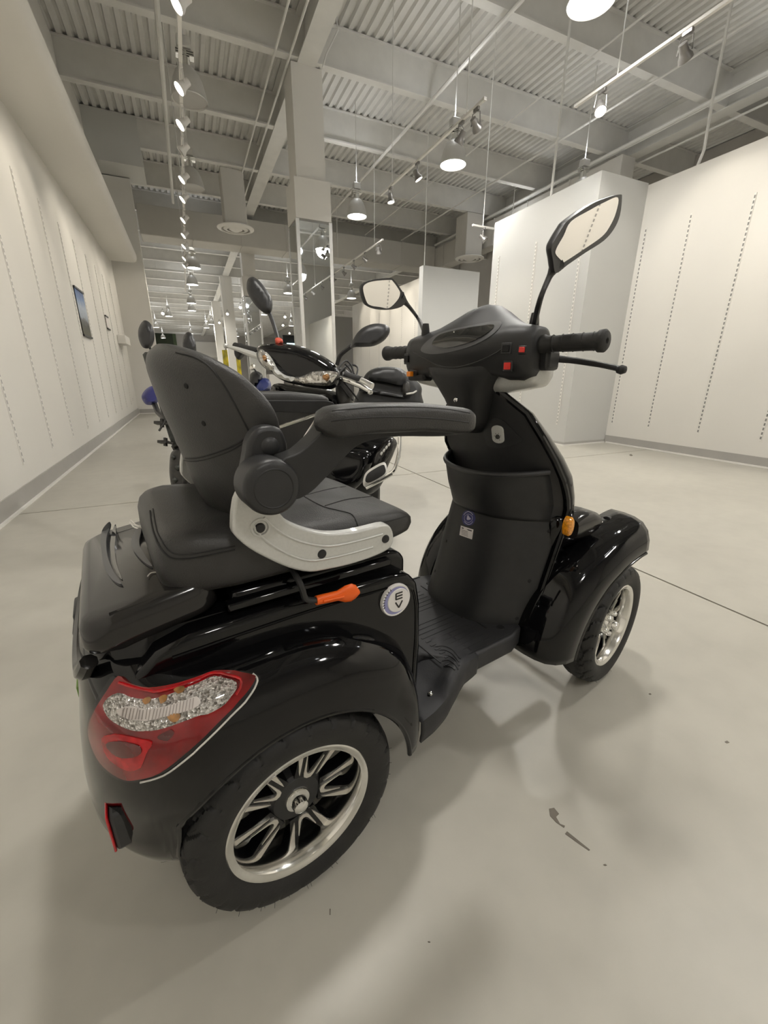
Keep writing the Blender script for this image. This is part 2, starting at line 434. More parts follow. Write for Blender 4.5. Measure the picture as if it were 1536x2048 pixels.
# ---- slotted shelf standards on the walls
sm = {}
def standard(p, n, label, group, dark=True, z0=0.295, z1=2.86):
    """p: (x, y) on the wall face, n: outward normal"""
    key = (n, dark)
    if key not in sm:
        nx, ny = n; tx, ty = -ny, nx
        a = MB().obox((nx*0.004, ny*0.004, (z0+z1)/2), (tx*0.0125, ty*0.0125, 0), (nx*0.004, ny*0.004, 0), (0, 0, (z1-z0)/2))
        s = MB(); k = 0
        z = z0+0.03
        while z < z1-0.03:
            s.obox((nx*0.0085, ny*0.0085, z), (tx*0.0075, ty*0.0075, 0), (nx*0.0008, ny*0.0008, 0), (0, 0, 0.0145)); z += 0.05
        ra = a.build('standard_rail', 'white_strip', smooth=False); rs = s.build('slots', 'slot_dark' if dark else 'slot_soft', smooth=False)
        rs['kind'] = 'stuff'
        t = thing('shelf_standard', label, 'shelf rail', (p[0], p[1], 0), 0, group)
        ra.parent = t; rs.parent = t; sm[key] = t
        return t
    t = copy_tree(sm[key]); t.location = (p[0], p[1], 0); t['label'] = label; t['group'] = group
    return t
for k, Y in enumerate((4.37, 3.80, 3.15, 2.49, 1.84, 1.19, 0.54, -0.11, -0.76, -1.41)):
    lab = 'dashed slotted shelf rail, %s from the corner on the right white wall' % ORD[k]
    standard((XR, Y), (-1, 0), lab, 'slotted rails on the right wall')
for k, Y in enumerate((4.62, 5.46, 6.30)):
    standard((4.95, Y), (-1, 0), 'white slotted shelf rail, %s from the corner on the projecting wall bay' % ORD[k], 'slotted rails on the wall bay', False)
for k, Y in enumerate((4.15, 4.98, 5.81, 6.64, 7.47, 8.28, 9.13, 9.92, 10.69, 11.55)):
    standard((XL, Y), (1, 0), 'thin white slotted shelf rail on the left wall, %s counting from the near end' % ORD[k], 'slotted rails on the left wall', False)
for k, Y in enumerate((10.75, 11.55, 12.35, 13.15, 13.95, 14.75)):
    standard((5.80, Y), (-1, 0), 'slotted shelf rail on the far cream inner wall, %s from its near end' % ORD[k], 'slotted rails on the inner wall', False)

# ---- banner posters hanging on the left wall
def banner(name, y0, y1, z0, z1, label, m='banner_print'):
    t = thing(name, label, 'poster', (XL+0.004, (y0+y1)/2, z0), 0, None)
    hw = (y1-y0)/2; h = z1-z0
    MB().box((0.006, -hw, 0.02), (0.010, hw, h-0.02)).build('print_sheet', m, t, smooth=False)
    MB().box((0, -hw-0.02, h-0.025), (0.022, hw+0.02, h)).build('top_rail', 'dark_metal', t, smooth=False)
    MB().box((0, -hw-0.02, 0), (0.022, hw+0.02, 0.025)).build('bottom_rail', 'dark_metal', t, smooth=False)
banner('hanging_poster', 7.60, 8.16, 1.50, 2.15, 'hanging poster of sky over a dark skyline on the left wall')
banner('hanging_banner', 9.99, 10.27, 1.80, 2.05, 'small pale framed notice further along the left wall', 'paper')
MB().box((XL+0.002, 11.2, 1.62), (XL+0.16, 12.0, 1.80)).build('wall_box', 'white_strip', smooth=False, bevel=0.01)
tag(bpy.data.objects['wall_box'], 'small white box fixed high on the left wall near the end', 'box')
t = thing('wall_outlet', 'white power outlet low on the left wall near the far corner', 'outlet', (XL, 11.9, 0.35))
MB().box((0, -0.04, 0), (0.008, 0.04, 0.12)).build('cover_plate', 'white_strip', t, smooth=False, bevel=0.002)
MB().box((0.008, -0.012, 0.03), (0.010, 0.012, 0.05)).box((0.008, -0.012, 0.07), (0.010, 0.012, 0.09)).build('socket', 'slot_dark', t, smooth=False)

# ---- columns clad in mirrors
def column(X0, X1, Y, lab, clad=True, ztop=ZJ-0.021, m='wall_paint'):
    """front face at Y, mirror cladding below 3.5 m"""
    wX = X1-X0; cx = (X0+X1)/2
    t = thing('column', lab, 'column', (cx, Y+wX/2, 0), 0, 'columns along the middle of the hall')
    h = wX/2
    if clad:
        MB().box((-h, -h, 3.50), (h, h, 4.08)).build('upper_cladding', m, t, smooth=False)
        MB().box((-h*0.80, -h*0.80, 4.08), (h*0.80, h*0.80, ztop)).build('shaft', m, t, smooth=False)
        MB().box((-h+0.012, -h+0.012, 0), (h-0.012, h-0.012, 3.50)).build('core', 'dark_wall', t, smooth=False)
        e = 0.05
        for sx, sy in ((0, -1), (-1, 0), (0, 1), (1, 0)):
            if sx == 0: MB().box((-h+e, min(sy*h, sy*(h-0.012)), 0.02), (h-e, max(sy*h, sy*(h-0.012)), 3.46)).build('mirror_pane', 'mirror', t, smooth=False)
            else: MB().box((min(sx*h, sx*(h-0.012)), -h+e, 0.02), (max(sx*h, sx*(h-0.012)), h-e, 3.46)).build('mirror_pane', 'mirror', t, smooth=False)
        for sx in (-1, 1):
            for sy in (-1, 1):
                MB().box((min(sx*(h-e), sx*(h+0.008)), min(sy*(h-e), sy*(h+0.008)), 0), (max(sx*(h-e), sx*(h+0.008)), max(sy*(h-e), sy*(h+0.008)), 3.49)).build('corner_trim', 'alu', t, smooth=False)
    else:
        MB().box((-h, -h, 0), (h, h, ztop)).build('shaft', m, t, smooth=False)
    return t
column(2.00, 2.62, 8.0, 'nearest white column with mirror panels below')
column(2.05, 2.57, 15.9, 'second mirror-clad column, behind the nearest one', True)
column(2.05, 2.57, 23.9, 'third column down the hall, plain grey', False)
column(2.05, 2.57, 31.9, 'farthest plain column down the hall', False)
column(9.3, 9.9, 4.3, 'pale column rising behind the right partition walls', False)

# ---- ducts and diffusers
def duct(name, a, b, lab):
    t = thing(name, lab, 'duct', ((a[0]+b[0])/2, (a[1]+b[1])/2, a[2]))
    c = Vector(((a[0]+b[0])/2, (a[1]+b[1])/2, a[2]))
    MB().box(Vector(a)-c, Vector(b)-c).build('duct_body', 'duct_paint', t, smooth=False, bevel=0.02)
    # flange seams
    L = max(range(2), key=lambda i: b[i]-a[i])
    n = int((b[L]-a[L])/1.25)
    for k in range(1, n):
        p = a[L]+(b[L]-a[L])*k/n
        lo = [a[0]-0.012, a[1]-0.012, a[2]-0.012]; hi = [b[0]+0.012, b[1]+0.012, b[2]+0.012]
        lo[L] = p-0.012; hi[L] = p+0.012
        MB().box(Vector(lo)-c, Vector(hi)-c).build('duct_flange', 'duct_paint', t, smooth=False)
    return t
duct('air_duct', (-0.70, 15.0, 4.72), (8.86, 15.8, 5.46), 'large pale rectangular air duct crossing the hall')
duct('air_duct', (8.86, 7.5, 4.72), (9.28, 15.8, 5.40), 'long pale air duct running above the right partitions')
duct('duct_drop', (1.30, 12.15, 4.47), (1.82, 12.65, 5.59), 'short square duct dropping from the roof to a round vent')
duct('duct_drop', (8.15, 12.0, 4.47), (8.75, 12.6, 5.59), 'square duct drop with a round vent above the right partitions')
def diffuser(c, lab, r=0.44):
    t = thing('ceiling_vent', lab, 'air vent', c)
    MB().lathe([(r, 0.03), (r, 0.012), (r*0.80, -0.02), (r*0.76, -0.005), (r*0.80, 0.03)], (0, 0, 0), (0, 0, 1), 40, closed=True).build('outer_ring', 'white_strip', t)
    MB().lathe([(r*0.66, 0.02), (r*0.66, 0.0), (r*0.50, -0.03), (r*0.46, -0.015), (r*0.5, 0.02)], (0, 0, 0), (0, 0, 1), 40, closed=True).build('middle_ring', 'white_strip', t)
    MB().lathe([(0.001, 0.03), (r*0.36, 0.01), (r*0.36, -0.005), (r*0.2, -0.04), (0.001, -0.045)], (0, 0, 0), (0, 0, 1), 40).build('centre_cone', 'white_strip', t)
    MB().lathe([(0.001, 0.030), (r*0.9, 0.030), (r*0.9, 0.05), (0.001, 0.05)], (0, 0, 0), (0, 0, 1), 40).build('neck_plate', 'far_grey', t)
diffuser((1.56, 12.4, 4.418), 'round white ceiling vent under the square duct drop')
diffuser((8.45, 12.2, 4.418), 'round white ceiling vent above the right partitions')

# ---- pipes and conduits
def pipe(path, r, lab, name='conduit', group='conduits under the roof', m='steel_paint'):
    o = MB().tube(path, r, 8).build(name, m); tag(o, lab, 'pipe', group); return o
pipe([(0.22, -5.8, 5.0), (0.22, 13.07, 5.0)], 0.032, 'straight pale pipe running along the hall above the left spotlight track', 'sprinkler_pipe')
def ypipe(u, v, z, y0, y1, r, lab):
    p = WZ(u, v, z); return pipe([(p.x, y0, z), (p.x, y1, z)], r, lab)
ypipe(552, 95, 5.55, 6.0, 12.2, 0.018, 'left of two thin pipes beside the nearest column')
ypipe(585, 95, 5.55, 6.0, 14.9, 0.018, 'right of two thin pipes beside the nearest column')
ypipe(905, 155, 5.5, -3, 15, 0.03, 'thicker pipe crossing the joists above the middle pendant lamp')
ypipe(1090, 300, 5.5, -3, 15, 0.02, 'thin conduit over the projecting wall bay')
ypipe(1235, 300, 5.5, -3, 15, 0.034, 'thick pipe above the projecting wall bay, right of the thin conduit')
ypipe(1380, 230, 5.5, -3, 15, 0.02, 'thin conduit high above the right wall')
ypipe(1440, 250, 5.45, -3, 15, 0.02, 'rightmost thin conduit high above the right wall')
ypipe(1010, 250, 5.5, -3, 15, 0.014, 'slim conduit between the middle pendant and the bay')
p = [WY(668, 0, 7.4), WY(676, 60, 7.4), WY(652, 110, 7.4), WY(645, 135, 7.4)]
pipe(p, 0.012, 'kinked conduit running down beside the top of the nearest column')
def rod(x, y, z0, z1, lab, r=0.01):
    o = MB().cyl((x, y, z0), (x, y, z1), r, 8).build('hanging_rod', 'steel_paint'); tag(o, lab, 'rod', 'rods holding the partitions'); return o
rod(5.32, 9.47, ZT+0.01, ZDK, 'thin rod from the roof down to the small centre partition')
p = WZ(1098, 391, ZT+0.01)
rod(max(p.x, 4.97), min(max(p.y, 4.6), 6.4), ZT+0.01, ZDK, 'rod from the roof down to the top of the projecting wall bay', 0.016)
pts = [WX(1395, 330, 5.86), WX(1408, 300, 5.86), WX(1425, 200, 5.86), WX(1465, 0, 5.86)]
q = pts[0].copy(); q.z = ZT-0.01
pipe([q]+pts[1:], 0.016, 'bent pale conduit dropping onto the top of the right wall', 'wall_conduit')

# ---- pendant lamps
PZ = H+3.2
def pendant_proto(lit, lab):
    t = thing('pendant_lamp', lab, 'pendant lamp', (0, 0, 0), 0, 'dome pendant lamps')
    MB().lathe([(0.205, 0.0), (0.210, 0.012), (0.205, 0.02), (0.195, 0.09), (0.17, 0.19), (0.13, 0.27), (0.085, 0.315), (0.06, 0.325), (0.055, 0.318), (0.08, 0.306), (0.125, 0.26), (0.163, 0.185), (0.188, 0.09), (0.197, 0.01)], (0, 0, 0), (0, 0, 1), 40, closed=True).build('shade', 'lamp_shade', t)
    MB().lathe([(0.001, 0.018), (0.196, 0.016), (0.196, 0.022), (0.001, 0.024)], (0, 0, 0), (0, 0, 1), 36).build('lens', 'lamp_lens' if lit else 'lamp_off', t)
    MB().cyl((0, 0, 0.325), (0, 0, 0.41), 0.055, 16).build('neck', 'chrome', t)
    b = MB()
    for k in range(3): b.box((-0.10, -0.05, 0.42+0.022*k), (0.10, 0.05, 0.430+0.022*k))
    b.box((-0.02, -0.02, 0.40), (0.02, 0.02, 0.5)); b.build('cooling_fins', 'chrome', t, smooth=False)
    MB().box((-0.075, -0.06, 0.49), (0.075, 0.06, 0.60)).build('ballast_box', 'lamp_shade', t, smooth=False, bevel=0.01)
    MB().cyl((0, 0, 0.60), (0, 0, ZDK-PZ-0.02), 0.008, 8).build('rod', 'steel_paint', t)
    return t
PL = {True: None, False: None}
def pendant(x, y, lit, lab, energy=0):
    if PL[lit] is None: t = pendant_proto(lit, lab); PL[lit] = t
    else:
        t = bpy.data.objects.new('pendant_lamp', None); COL.objects.link(t); t.empty_display_size = 0.1
        for ch in PL[lit].children:
            if ch.type == 'MESH': c = ch.copy(); COL.objects.link(c); c.parent = t
        tag(t, lab, 'pendant lamp', 'dome pendant lamps')
    t.location = (x, y, PZ)
    if energy:
        lamp_spot('pendant_light', (0, 0, -0.02), (0, 0, -2), energy, radians(165), NEUT, 0.6, 0.18, t)
        d = bpy.data.lights.new('uplight', 'POINT'); d.energy = energy*0.05; d.color = (0.95, 0.97, 1.0); d.shadow_soft_size = 0.1
        o = bpy.data.objects.new('uplight', d); COL.objects.link(o); o.location = (0, 0, 0.70); o.parent = t
    return t
PE = 190
for (u, v, lab) in ((906, 331, 'lit dome pendant lamp in the middle, hanging behind the short spotlight bar'),
                    (714, 434, 'lit dome pendant lamp just right of the mirror column'),
                    (1182, 6, 'large bright pendant lamp cut off by the top edge'),
                    (388, 537, 'nearest lit pendant in the far left row of dome lamps'),
                    (385, 570, 'second lit pendant in the far left row of dome lamps'),
                    (383, 607, 'third lit pendant in the far left row of dome lamps'),
                    (384, 622, 'fourth lit pendant in the far left row of dome lamps'),
                    (338, 633, 'far lit pendant hanging beside the end of the left wall'),
                    (413, 656, 'tiny lit pendant left of the far plain column, lower of two'),
                    (423, 649, 'tiny lit pendant left of the far plain column, upper of two'),
                    (703, 597, 'lit pendant far behind the left handlebar mirror'),
                    (577, 587, 'lit pendant half hidden behind the left edge of the mirror column'),
                    (503, 626, 'small far pendant behind the raised moped mirror'),
                    (527, 630, 'small far pendant right of the raised moped mirror'),
                    (497, 651, 'tiny far pendant below the raised moped mirror'),
                    (583, 652, 'tiny far pendant left of the mirror column, near the red tag')):
    p = WZ(u, v, PZ); pendant(p.x, p.y, True, lab, PE if p.y < 20 else 260)
for (u, v, lab) in ((380, 203, 'big unlit grey pendant dome beside the left spotlight track, nearer of two'),
                    (385, 378, 'unlit grey pendant dome beside the left spotlight track, farther of two')):
    p = WZ(u, v, PZ); pendant(p.x, p.y, False, lab)
p = WZ(1160, 397, PZ)
pendant(p.x, p.y, True, 'pendant lamp whose chrome top shows above the projecting wall bay', PE)
for k, (x, y) in enumerate(((3.9, 0.6), (0.62, 1.6), (3.9, -2.4), (0.62, -2.6))):  # unseen lamps added overhead for light and reflections
    pendant(x, y, True, 'lit dome pendant lamp added unseen overhead, above the top edge of the picture, %s of four' % ORD[k], PE*0.7)
for k, (x, y) in enumerate(((8.4, 0.5), (8.4, 4.2), (8.5, 10.4))):  # hidden lamps added to brighten the ceiling beyond the right wall
    pendant(x, y, True, 'dome pendant lamp added unseen behind the right partition walls, %s from the near end' % ORD[k], PE)

for k, (x, y) in enumerate(((-1.6, 36), (4.4, 33), (0.7, 40), (4.4, 41), (-1.6, 46), (0.7, 50), (4.4, 50), (0.7, 57))):  # extra lamps added to brighten the dark far hall
    pendant(x, y, True, 'very distant lit pendant dot added at the far end of the hall, %s nearest of eight' % ORD[k], 420)

# ---- spotlight tracks
TZ = 3.90
def track(x, y0, y1, lab, rods):
    t = thing('spotlight_track', lab, 'light track', (x, (y0+y1)/2, TZ), 0)
    L = (y1-y0)/2
    MB().box((-0.017, -L, -0.012), (0.017, L, 0.016)).build('track_bar', 'white_strip', t, smooth=False, bevel=0.003)
    MB().box((-0.019, -L-0.03, -0.014), (0.019, -L, 0.018)).box((-0.019, L, -0.014), (0.019, L+0.03, 0.018)).build('end_cap', 'spot_white', t, smooth=False)
    for ry in rods:
        MB().cyl((0, ry-(y0+y1)/2, 0.016), (0, ry-(y0+y1)/2, ZDK-TZ), 0.007, 8).build('support_rod', 'steel_paint', t)
    return t
track(0.33, -4, 18.5, 'long white spotlight track receding along the left side', (-2, 1.5, 5.3, 9.0, 12.5, 16))
track(3.40, 4.82, 7.60, 'short white spotlight track in the middle beside the bright pendant', (5.15, 7.2))
track(4.42, -4, 4.45, 'white spotlight track at upper right', (3.95, 0.5))
track(4.42, 9.85, 16.6, 'far white spotlight track beyond the mirror column', (10.3, 13, 16))

NSP = [0]
def spot(loc, aim, lab, lit=True, energy=0, body='spot_body', group='track spotlights', cone=60, col=WARM):
    """loc: point on the track, aim: direction of the beam"""
    t = thing('track_spotlight', lab, 'spotlight', loc, 0, group)
    a = Vector(aim).normalized()
    side = a.cross(Vector((0, 0, 1)))
    if side.length < 0.05: side = Vector((1, 0, 0))
    side.normalize(); upv = side.cross(a)
    c = Vector((0, 0, -0.17))
    MB().box((-0.016, -0.045, -0.045), (0.016, 0.045, -0.012)).build('adaptor', body, t, smooth=False, bevel=0.004)
    y = MB()
    for s in (-1, 1):
        y.tube([Vector((0, 0, -0.045)), Vector((0, 0, -0.06))+side*s*0.05, c+side*s*0.062], 0.006, 6)
    y.build('yoke', body, t)
    MB().lathe([(0.022, -0.075), (0.034, -0.072), (0.037, -0.02), (0.040, 0.0), (0.058, 0.03), (0.061, 0.055), (0.056, 0.058), (0.052, 0.045), (0.001, 0.04)], c, a, 20).build('housing', body, t)
    MB().lathe([(0.001, 0.052), (0.050, 0.050), (0.050, 0.046), (0.001, 0.044)], c, a, 20).build('lens', 'spot_lens' if lit else 'lamp_off', t)
    if energy:
        lamp_spot('spot_light', c+a*0.07, c+a*1.0, energy, radians(cone), col, 0.7, 0.05, t)
    return t
def nth(k): return ORD[k] if k < 12 else str(k+1)+'th'
k = 0
for (u, v, lit) in ((368, 4, 1), (368, 172, 1), (366, 245, 1), (368, 298, 0), (366, 355, 1), (366, 395, 1), (366, 437, 1), (367, 468, 1), (368, 490, 1), (364, 514, 1), (369, 530, 1)):
    p = WZ(u, v, TZ-0.17)
    spot((0.33, p.y, TZ), (-0.85, -0.15, -0.75) if lit else (-0.85, 0.1, -0.75), 'white spotlight on the long left track, %s from the top of the picture' % nth(k), bool(lit), 34 if lit else 0, 'spot_white', 'spotlights on the left track'); k += 1
for k, Y in enumerate((3.4, 2.0, 0.6, -0.8, -2.2)):
    spot((0.33, Y, TZ), (-0.85, 0.0, -0.75), 'white spotlight on the left track above the top edge of the picture, %s of five' % ORD[k], True, 34, 'spot_white', 'spotlights on the left track')
spot((3.40, 5.25, TZ), (-0.2, 0.55, -0.8), 'dark spotlight nearest the end of the short middle track, pointing away', False)
spot((3.40, 6.35, TZ), (0.45, -0.2, -0.85), 'spotlight in front of the bright middle pendant', True, 50)
spot((3.40, 7.25, TZ), (0.1, -0.15, -0.95), 'spotlight at the far end of the short middle track', True, 90)
spot((4.42, 4.12, TZ), (-0.25, -0.45, -0.85), 'round lit spotlight at the end of the upper right track', True, 50)
spot((4.42, 3.25, TZ), (0.75, 0.1, -0.65), 'spotlight tilted toward the right wall on the upper right track', True, 24, 'spot_body')
spot((4.42, 2.35, TZ), (0.8, 0.0, -0.65), 'spotlight at the upper right edge aimed at the right wall', True, 24)
for k, Y in enumerate((1.3, 0.2, -0.9, -2.2)):
    spot((4.42, Y, TZ), (0.85, 0.0, -0.65), 'spotlight on the upper right track beyond the picture edge, %s of four' % ORD[k], True, 40)
for k, (Y, ax, lit) in enumerate(((10.05, 0.3, 1), (10.9, 0.9, 1), (11.7, 0.9, 1), (12.5, 0.9, 1), (13.4, 0.9, 1), (14.3, 0.9, 1))):
    spot((4.42, Y, TZ), (ax, 0.35 if k == 0 else -0.1, -0.7), 'spotlight on the far track beyond the mirror column, %s from its near end' % ORD[k], bool(lit), 38)
# single spots on short bars over the bay and the small partition
SB = WY(966, 454, 7.0)
t = thing('spotlight_bar', 'short white spotlight bar in front of the projecting wall bay', 'light track', tuple(SB))
MB().box((-0.22, -0.015, -0.012), (0.30, 0.015, 0.016)).build('track_bar', 'white_strip', t, smooth=False)
MB().cyl((0, 0, 0.016), (0, 0, ZDK-SB.z), 0.007, 8).build('support_rod', 'steel_paint', t)
spot((SB.x+0.02, SB.y, SB.z), (0.5, -0.5, -0.7), 'dark spotlight hanging from the short bar left of the projecting bay', False)
t = spot((3.40, 4.95, TZ), (0.72, 0.25, -0.5), 'spotlight at the near tip of the short middle track aimed at the bay', True, 14)

# far spotlights on their own drop rods, tiny in the picture
for k, (u, v, Y, lab) in enumerate(((481, 614, 19.0, 'far spotlight dot left of the second column'), (455, 627, 22.0, 'far spotlight dot on the grey third column'),
        (439, 645, 27.0, 'far spotlight dot left of the third column'), (502, 644, 25.0, 'far spotlight dot under the raised moped mirror'),
        (570, 633, 22.0, 'upper far spotlight dot left of the mirror column'), (566, 650, 25.0, 'middle far spotlight dot left of the mirror column'),
        (579, 666, 29.0, 'lowest far spotlight dot left of the mirror column'), (326, 626, 20.0, 'far spotlight dot beside the end of the left wall'))):
    p = WY(u, v, Y)
    t = spot((p.x, p.y, p.z+0.17), (-0.2, -0.8, -0.5), lab, True, 0)
    MB().cyl((0, 0, -0.02), (0, 0, ZDK-p.z-0.19), 0.008, 6).build('support_rod', 'steel_paint', t)
# ================================================================== THE MOBILITY SCOOTER
# local frame: x forward, y to its left, z up; origin on the floor below the middle of the rear axle
HEAD = radians(80.5)
fw = Vector((sin(HEAD), cos(HEAD), 0)); lf = Vector((-cos(HEAD), sin(HEAD), 0))
ORG = Vector((0.094, 0.5627, 0)) + lf*0.285
SCO = thing('mobility_scooter', 'black four-wheeled mobility scooter with padded seat, armrests and mirrors', 'mobility scooter', ORG, pi/2-HEAD)
_o = CAM-ORG; LO = Vector((_o.dot(fw), _o.dot(lf), _o.z))
def lray(u, v):
    r = ray(u, v); return Vector((r.dot(fw), r.dot(lf), r.z))
def SX(u, v, x): r = lray(u, v); return LO + r*((x-LO.x)/r.x)
def SY(u, v, y): r = lray(u, v); return LO + r*((y-LO.y)/r.y)
def SZ(u, v, z): r = lray(u, v); return LO + r*((z-LO.z)/r.z)
def to_local(p): q = p-ORG; return Vector((q.dot(fw), q.dot(lf), q.z))

def lerp(tab, x):
    if x <= tab[0][0]: return tab[0][1]
    for (a, p), (b, q) in zip(tab, tab[1:]):
        if x <= b: return p+(q-p)*(x-a)/(b-a)
    return tab[-1][1]
def smooth_poly(pts, n=6, closed=True):
    """Catmull-Rom through 2D/3D points"""
    P = [Vector(p) for p in pts]; out = []; m = len(P)
    rng = range(m) if closed else range(m-1)
    for i in rng:
        if closed: a, b, c, d = P[i-1], P[i], P[(i+1) % m], P[(i+2) % m]
        else: a, b, c, d = P[max(i-1, 0)], P[i], P[i+1], P[min(i+2, m-1)]
        for k in range(n):
            t = k/n
            out.append(0.5*((2*b) + (c-a)*t + (2*a-5*b+4*c-d)*t*t + (3*b-a-3*c+d)*t**3))
    if not closed: out.append(P[-1])
    return out

def hit(u, v, bvh, fallback=None):
    r = lray(u, v).normalized()
    loc, nor, idx, d = bvh.ray_cast(LO, r)
    if loc is None:
        if fallback is None: return None, None
        return fallback(u, v), -r
    if nor.dot(r) > 0: nor = -nor
    return loc, nor
def patch(poly, bvh, off=0.002, thick=0.003, step=8, rnd=True, n=5):
    """mesh over a surface: outline given in pixels of the photograph, dropped on the surface by its own ray"""
    pp = smooth_poly([(a, b) for a, b in poly], n) if rnd else [Vector(p) for p in poly]
    pp = [Vector((p.x, p.y)) for p in pp]
    m = len(pp)
    xs_ = [p.x for p in pp]; ys_ = [p.y for p in pp]
    def inside(x, y):
        c = False; j = m-1
        for i in range(m):
            if (pp[i].y > y) != (pp[j].y > y) and x < (pp[j].x-pp[i].x)*(y-pp[i].y)/(pp[j].y-pp[i].y)+pp[i].x: c = not c
            j = i
        return c
    vs = list(pp); x = min(xs_)+step/2
    while x < max(xs_):
        y = min(ys_)+step/2
        while y < max(ys_):
            if inside(x, y) and min((Vector((x, y))-q).length for q in pp) > step*0.45: vs.append(Vector((x, y)))
            y += step
        x += step
    ov, oe, of, *_ = delaunay_2d_cdt(vs, [(i, (i+1) % m) for i in range(m)], [], 1, 1e-4)
    top = []; bot = []; good = []
    hits = [hit(p.x, p.y, bvh) for p in ov]
    ds = [(h[0]-LO).length for h in hits if h[0] is not None]
    for p, (l, nn) in zip(ov, hits):
        if l is None:
            near = min(range(len(ov)), key=lambda i: (1e9 if hits[i][0] is None else (ov[i]-p).length))
            d = (hits[near][0]-LO).length; l = LO+lray(p.x, p.y).normalized()*d; nn = hits[near][1]
        top.append(l+nn*off); bot.append(l+nn*(off-thick))
    nv = len(top); b = MB()
    fs = [tuple(f) for f in of] + [tuple(i+nv for i in reversed(f)) for f in of]
    cnt = {}
    for f in of:
        for i in range(len(f)):
            e = (f[i], f[(i+1) % len(f)]); cnt[e] = 1
    for (a, c) in list(cnt):
        if (c, a) not in cnt: fs.append((c, a, a+nv, c+nv))
    b.add(top+bot, fs); return b
def surf_line(pix, bvh, r, off=0.0, n=4):
    pts = []
    for p in smooth_poly([(a, b) for a, b in pix], n, False):
        l, nn = hit(p.x, p.y, bvh)
        if l is not None: pts.append(l+nn*off)
    return MB().tube(pts, r, 6)

def sided(b, name, m, parent, **k):
    """the right-hand part and its mirrored twin, each an object"""
    o = b.build(name, m, parent, **k)
    c = MB(); c.v = [Vector((p.x, -p.y, p.z)) for p in b.v]; c.f = [tuple(reversed(f)) for f in b.f]
    if k.get('out') is not None and not isinstance(k['out'], tuple): k['out'] = Vector((k['out'][0], -k['out'][1], k['out'][2]))
    elif k.get('out') is not None: k['out'] = ('from', (k['out'][1][0], -k['out'][1][1], k['out'][1][2]))
    o2 = c.build(name, m, parent, **k)
    return o, o2

# ------------------------------------------------ wheels
TR, RIM = 0.2055, 0.143
def tyre_mesh():
    sec = [(-0.036, 0.139), (-0.042, 0.141), (-0.048, 0.152), (-0.0515, 0.167), (-0.0505, 0.181), (-0.045, 0.192), (-0.036, 0.1985), (-0.026, 0.2025), (-0.015, 0.2048), (-0.006, TR)]
    sec = sec + [(-a, r) for a, r in reversed(sec)]
    # refine the tread
    fine = []
    for (a, p), (b, q) in zip(sec, sec[1:]):
        n = 3 if p > 0.18 and q > 0.18 else 1
        for k in range(n): fine.append((a+(b-a)*k/n, p+(q-p)*k/n))
    fine.append(sec[-1]); N = 300; b = MB(); rings = []
    for i in range(N):
        th = 2*pi*i/N; ring = []
        for wv, r in fine:
            g = 0.0
            if r > 0.183:
                s = wv/0.05
                ph = (th*26/(2*pi) + 0.55*abs(s) + 0.12*sin(3*abs(s)*pi)) % 1.0
                if ph < 0.16 and abs(s) > 0.18: g = 0.0045
                ph2 = (th*13/(2*pi) + 0.25) % 1.0
                if abs(abs(s)-0.42-0.16*sin(2*pi*ph2)) < 0.05: g = 0.004
            rr = r-g
            ring.append(Vector((cos(th)*rr, wv, sin(th)*rr)))
        rings.append(ring)
    rings.append(rings[0])
    b.loft(rings, cap=False, closed=False)
    # close the bead side
    n = len(fine)
    b.add([Vector((cos(2*pi*i/N)*0.139, s*0.036, sin(2*pi*i/N)*0.139)) for i in range(N) for s in (-1, 1)],
          [(2*i, 2*i+1, 2*((i+1) % N)+1, 2*((i+1) % N)) for i in range(N)])
    return b
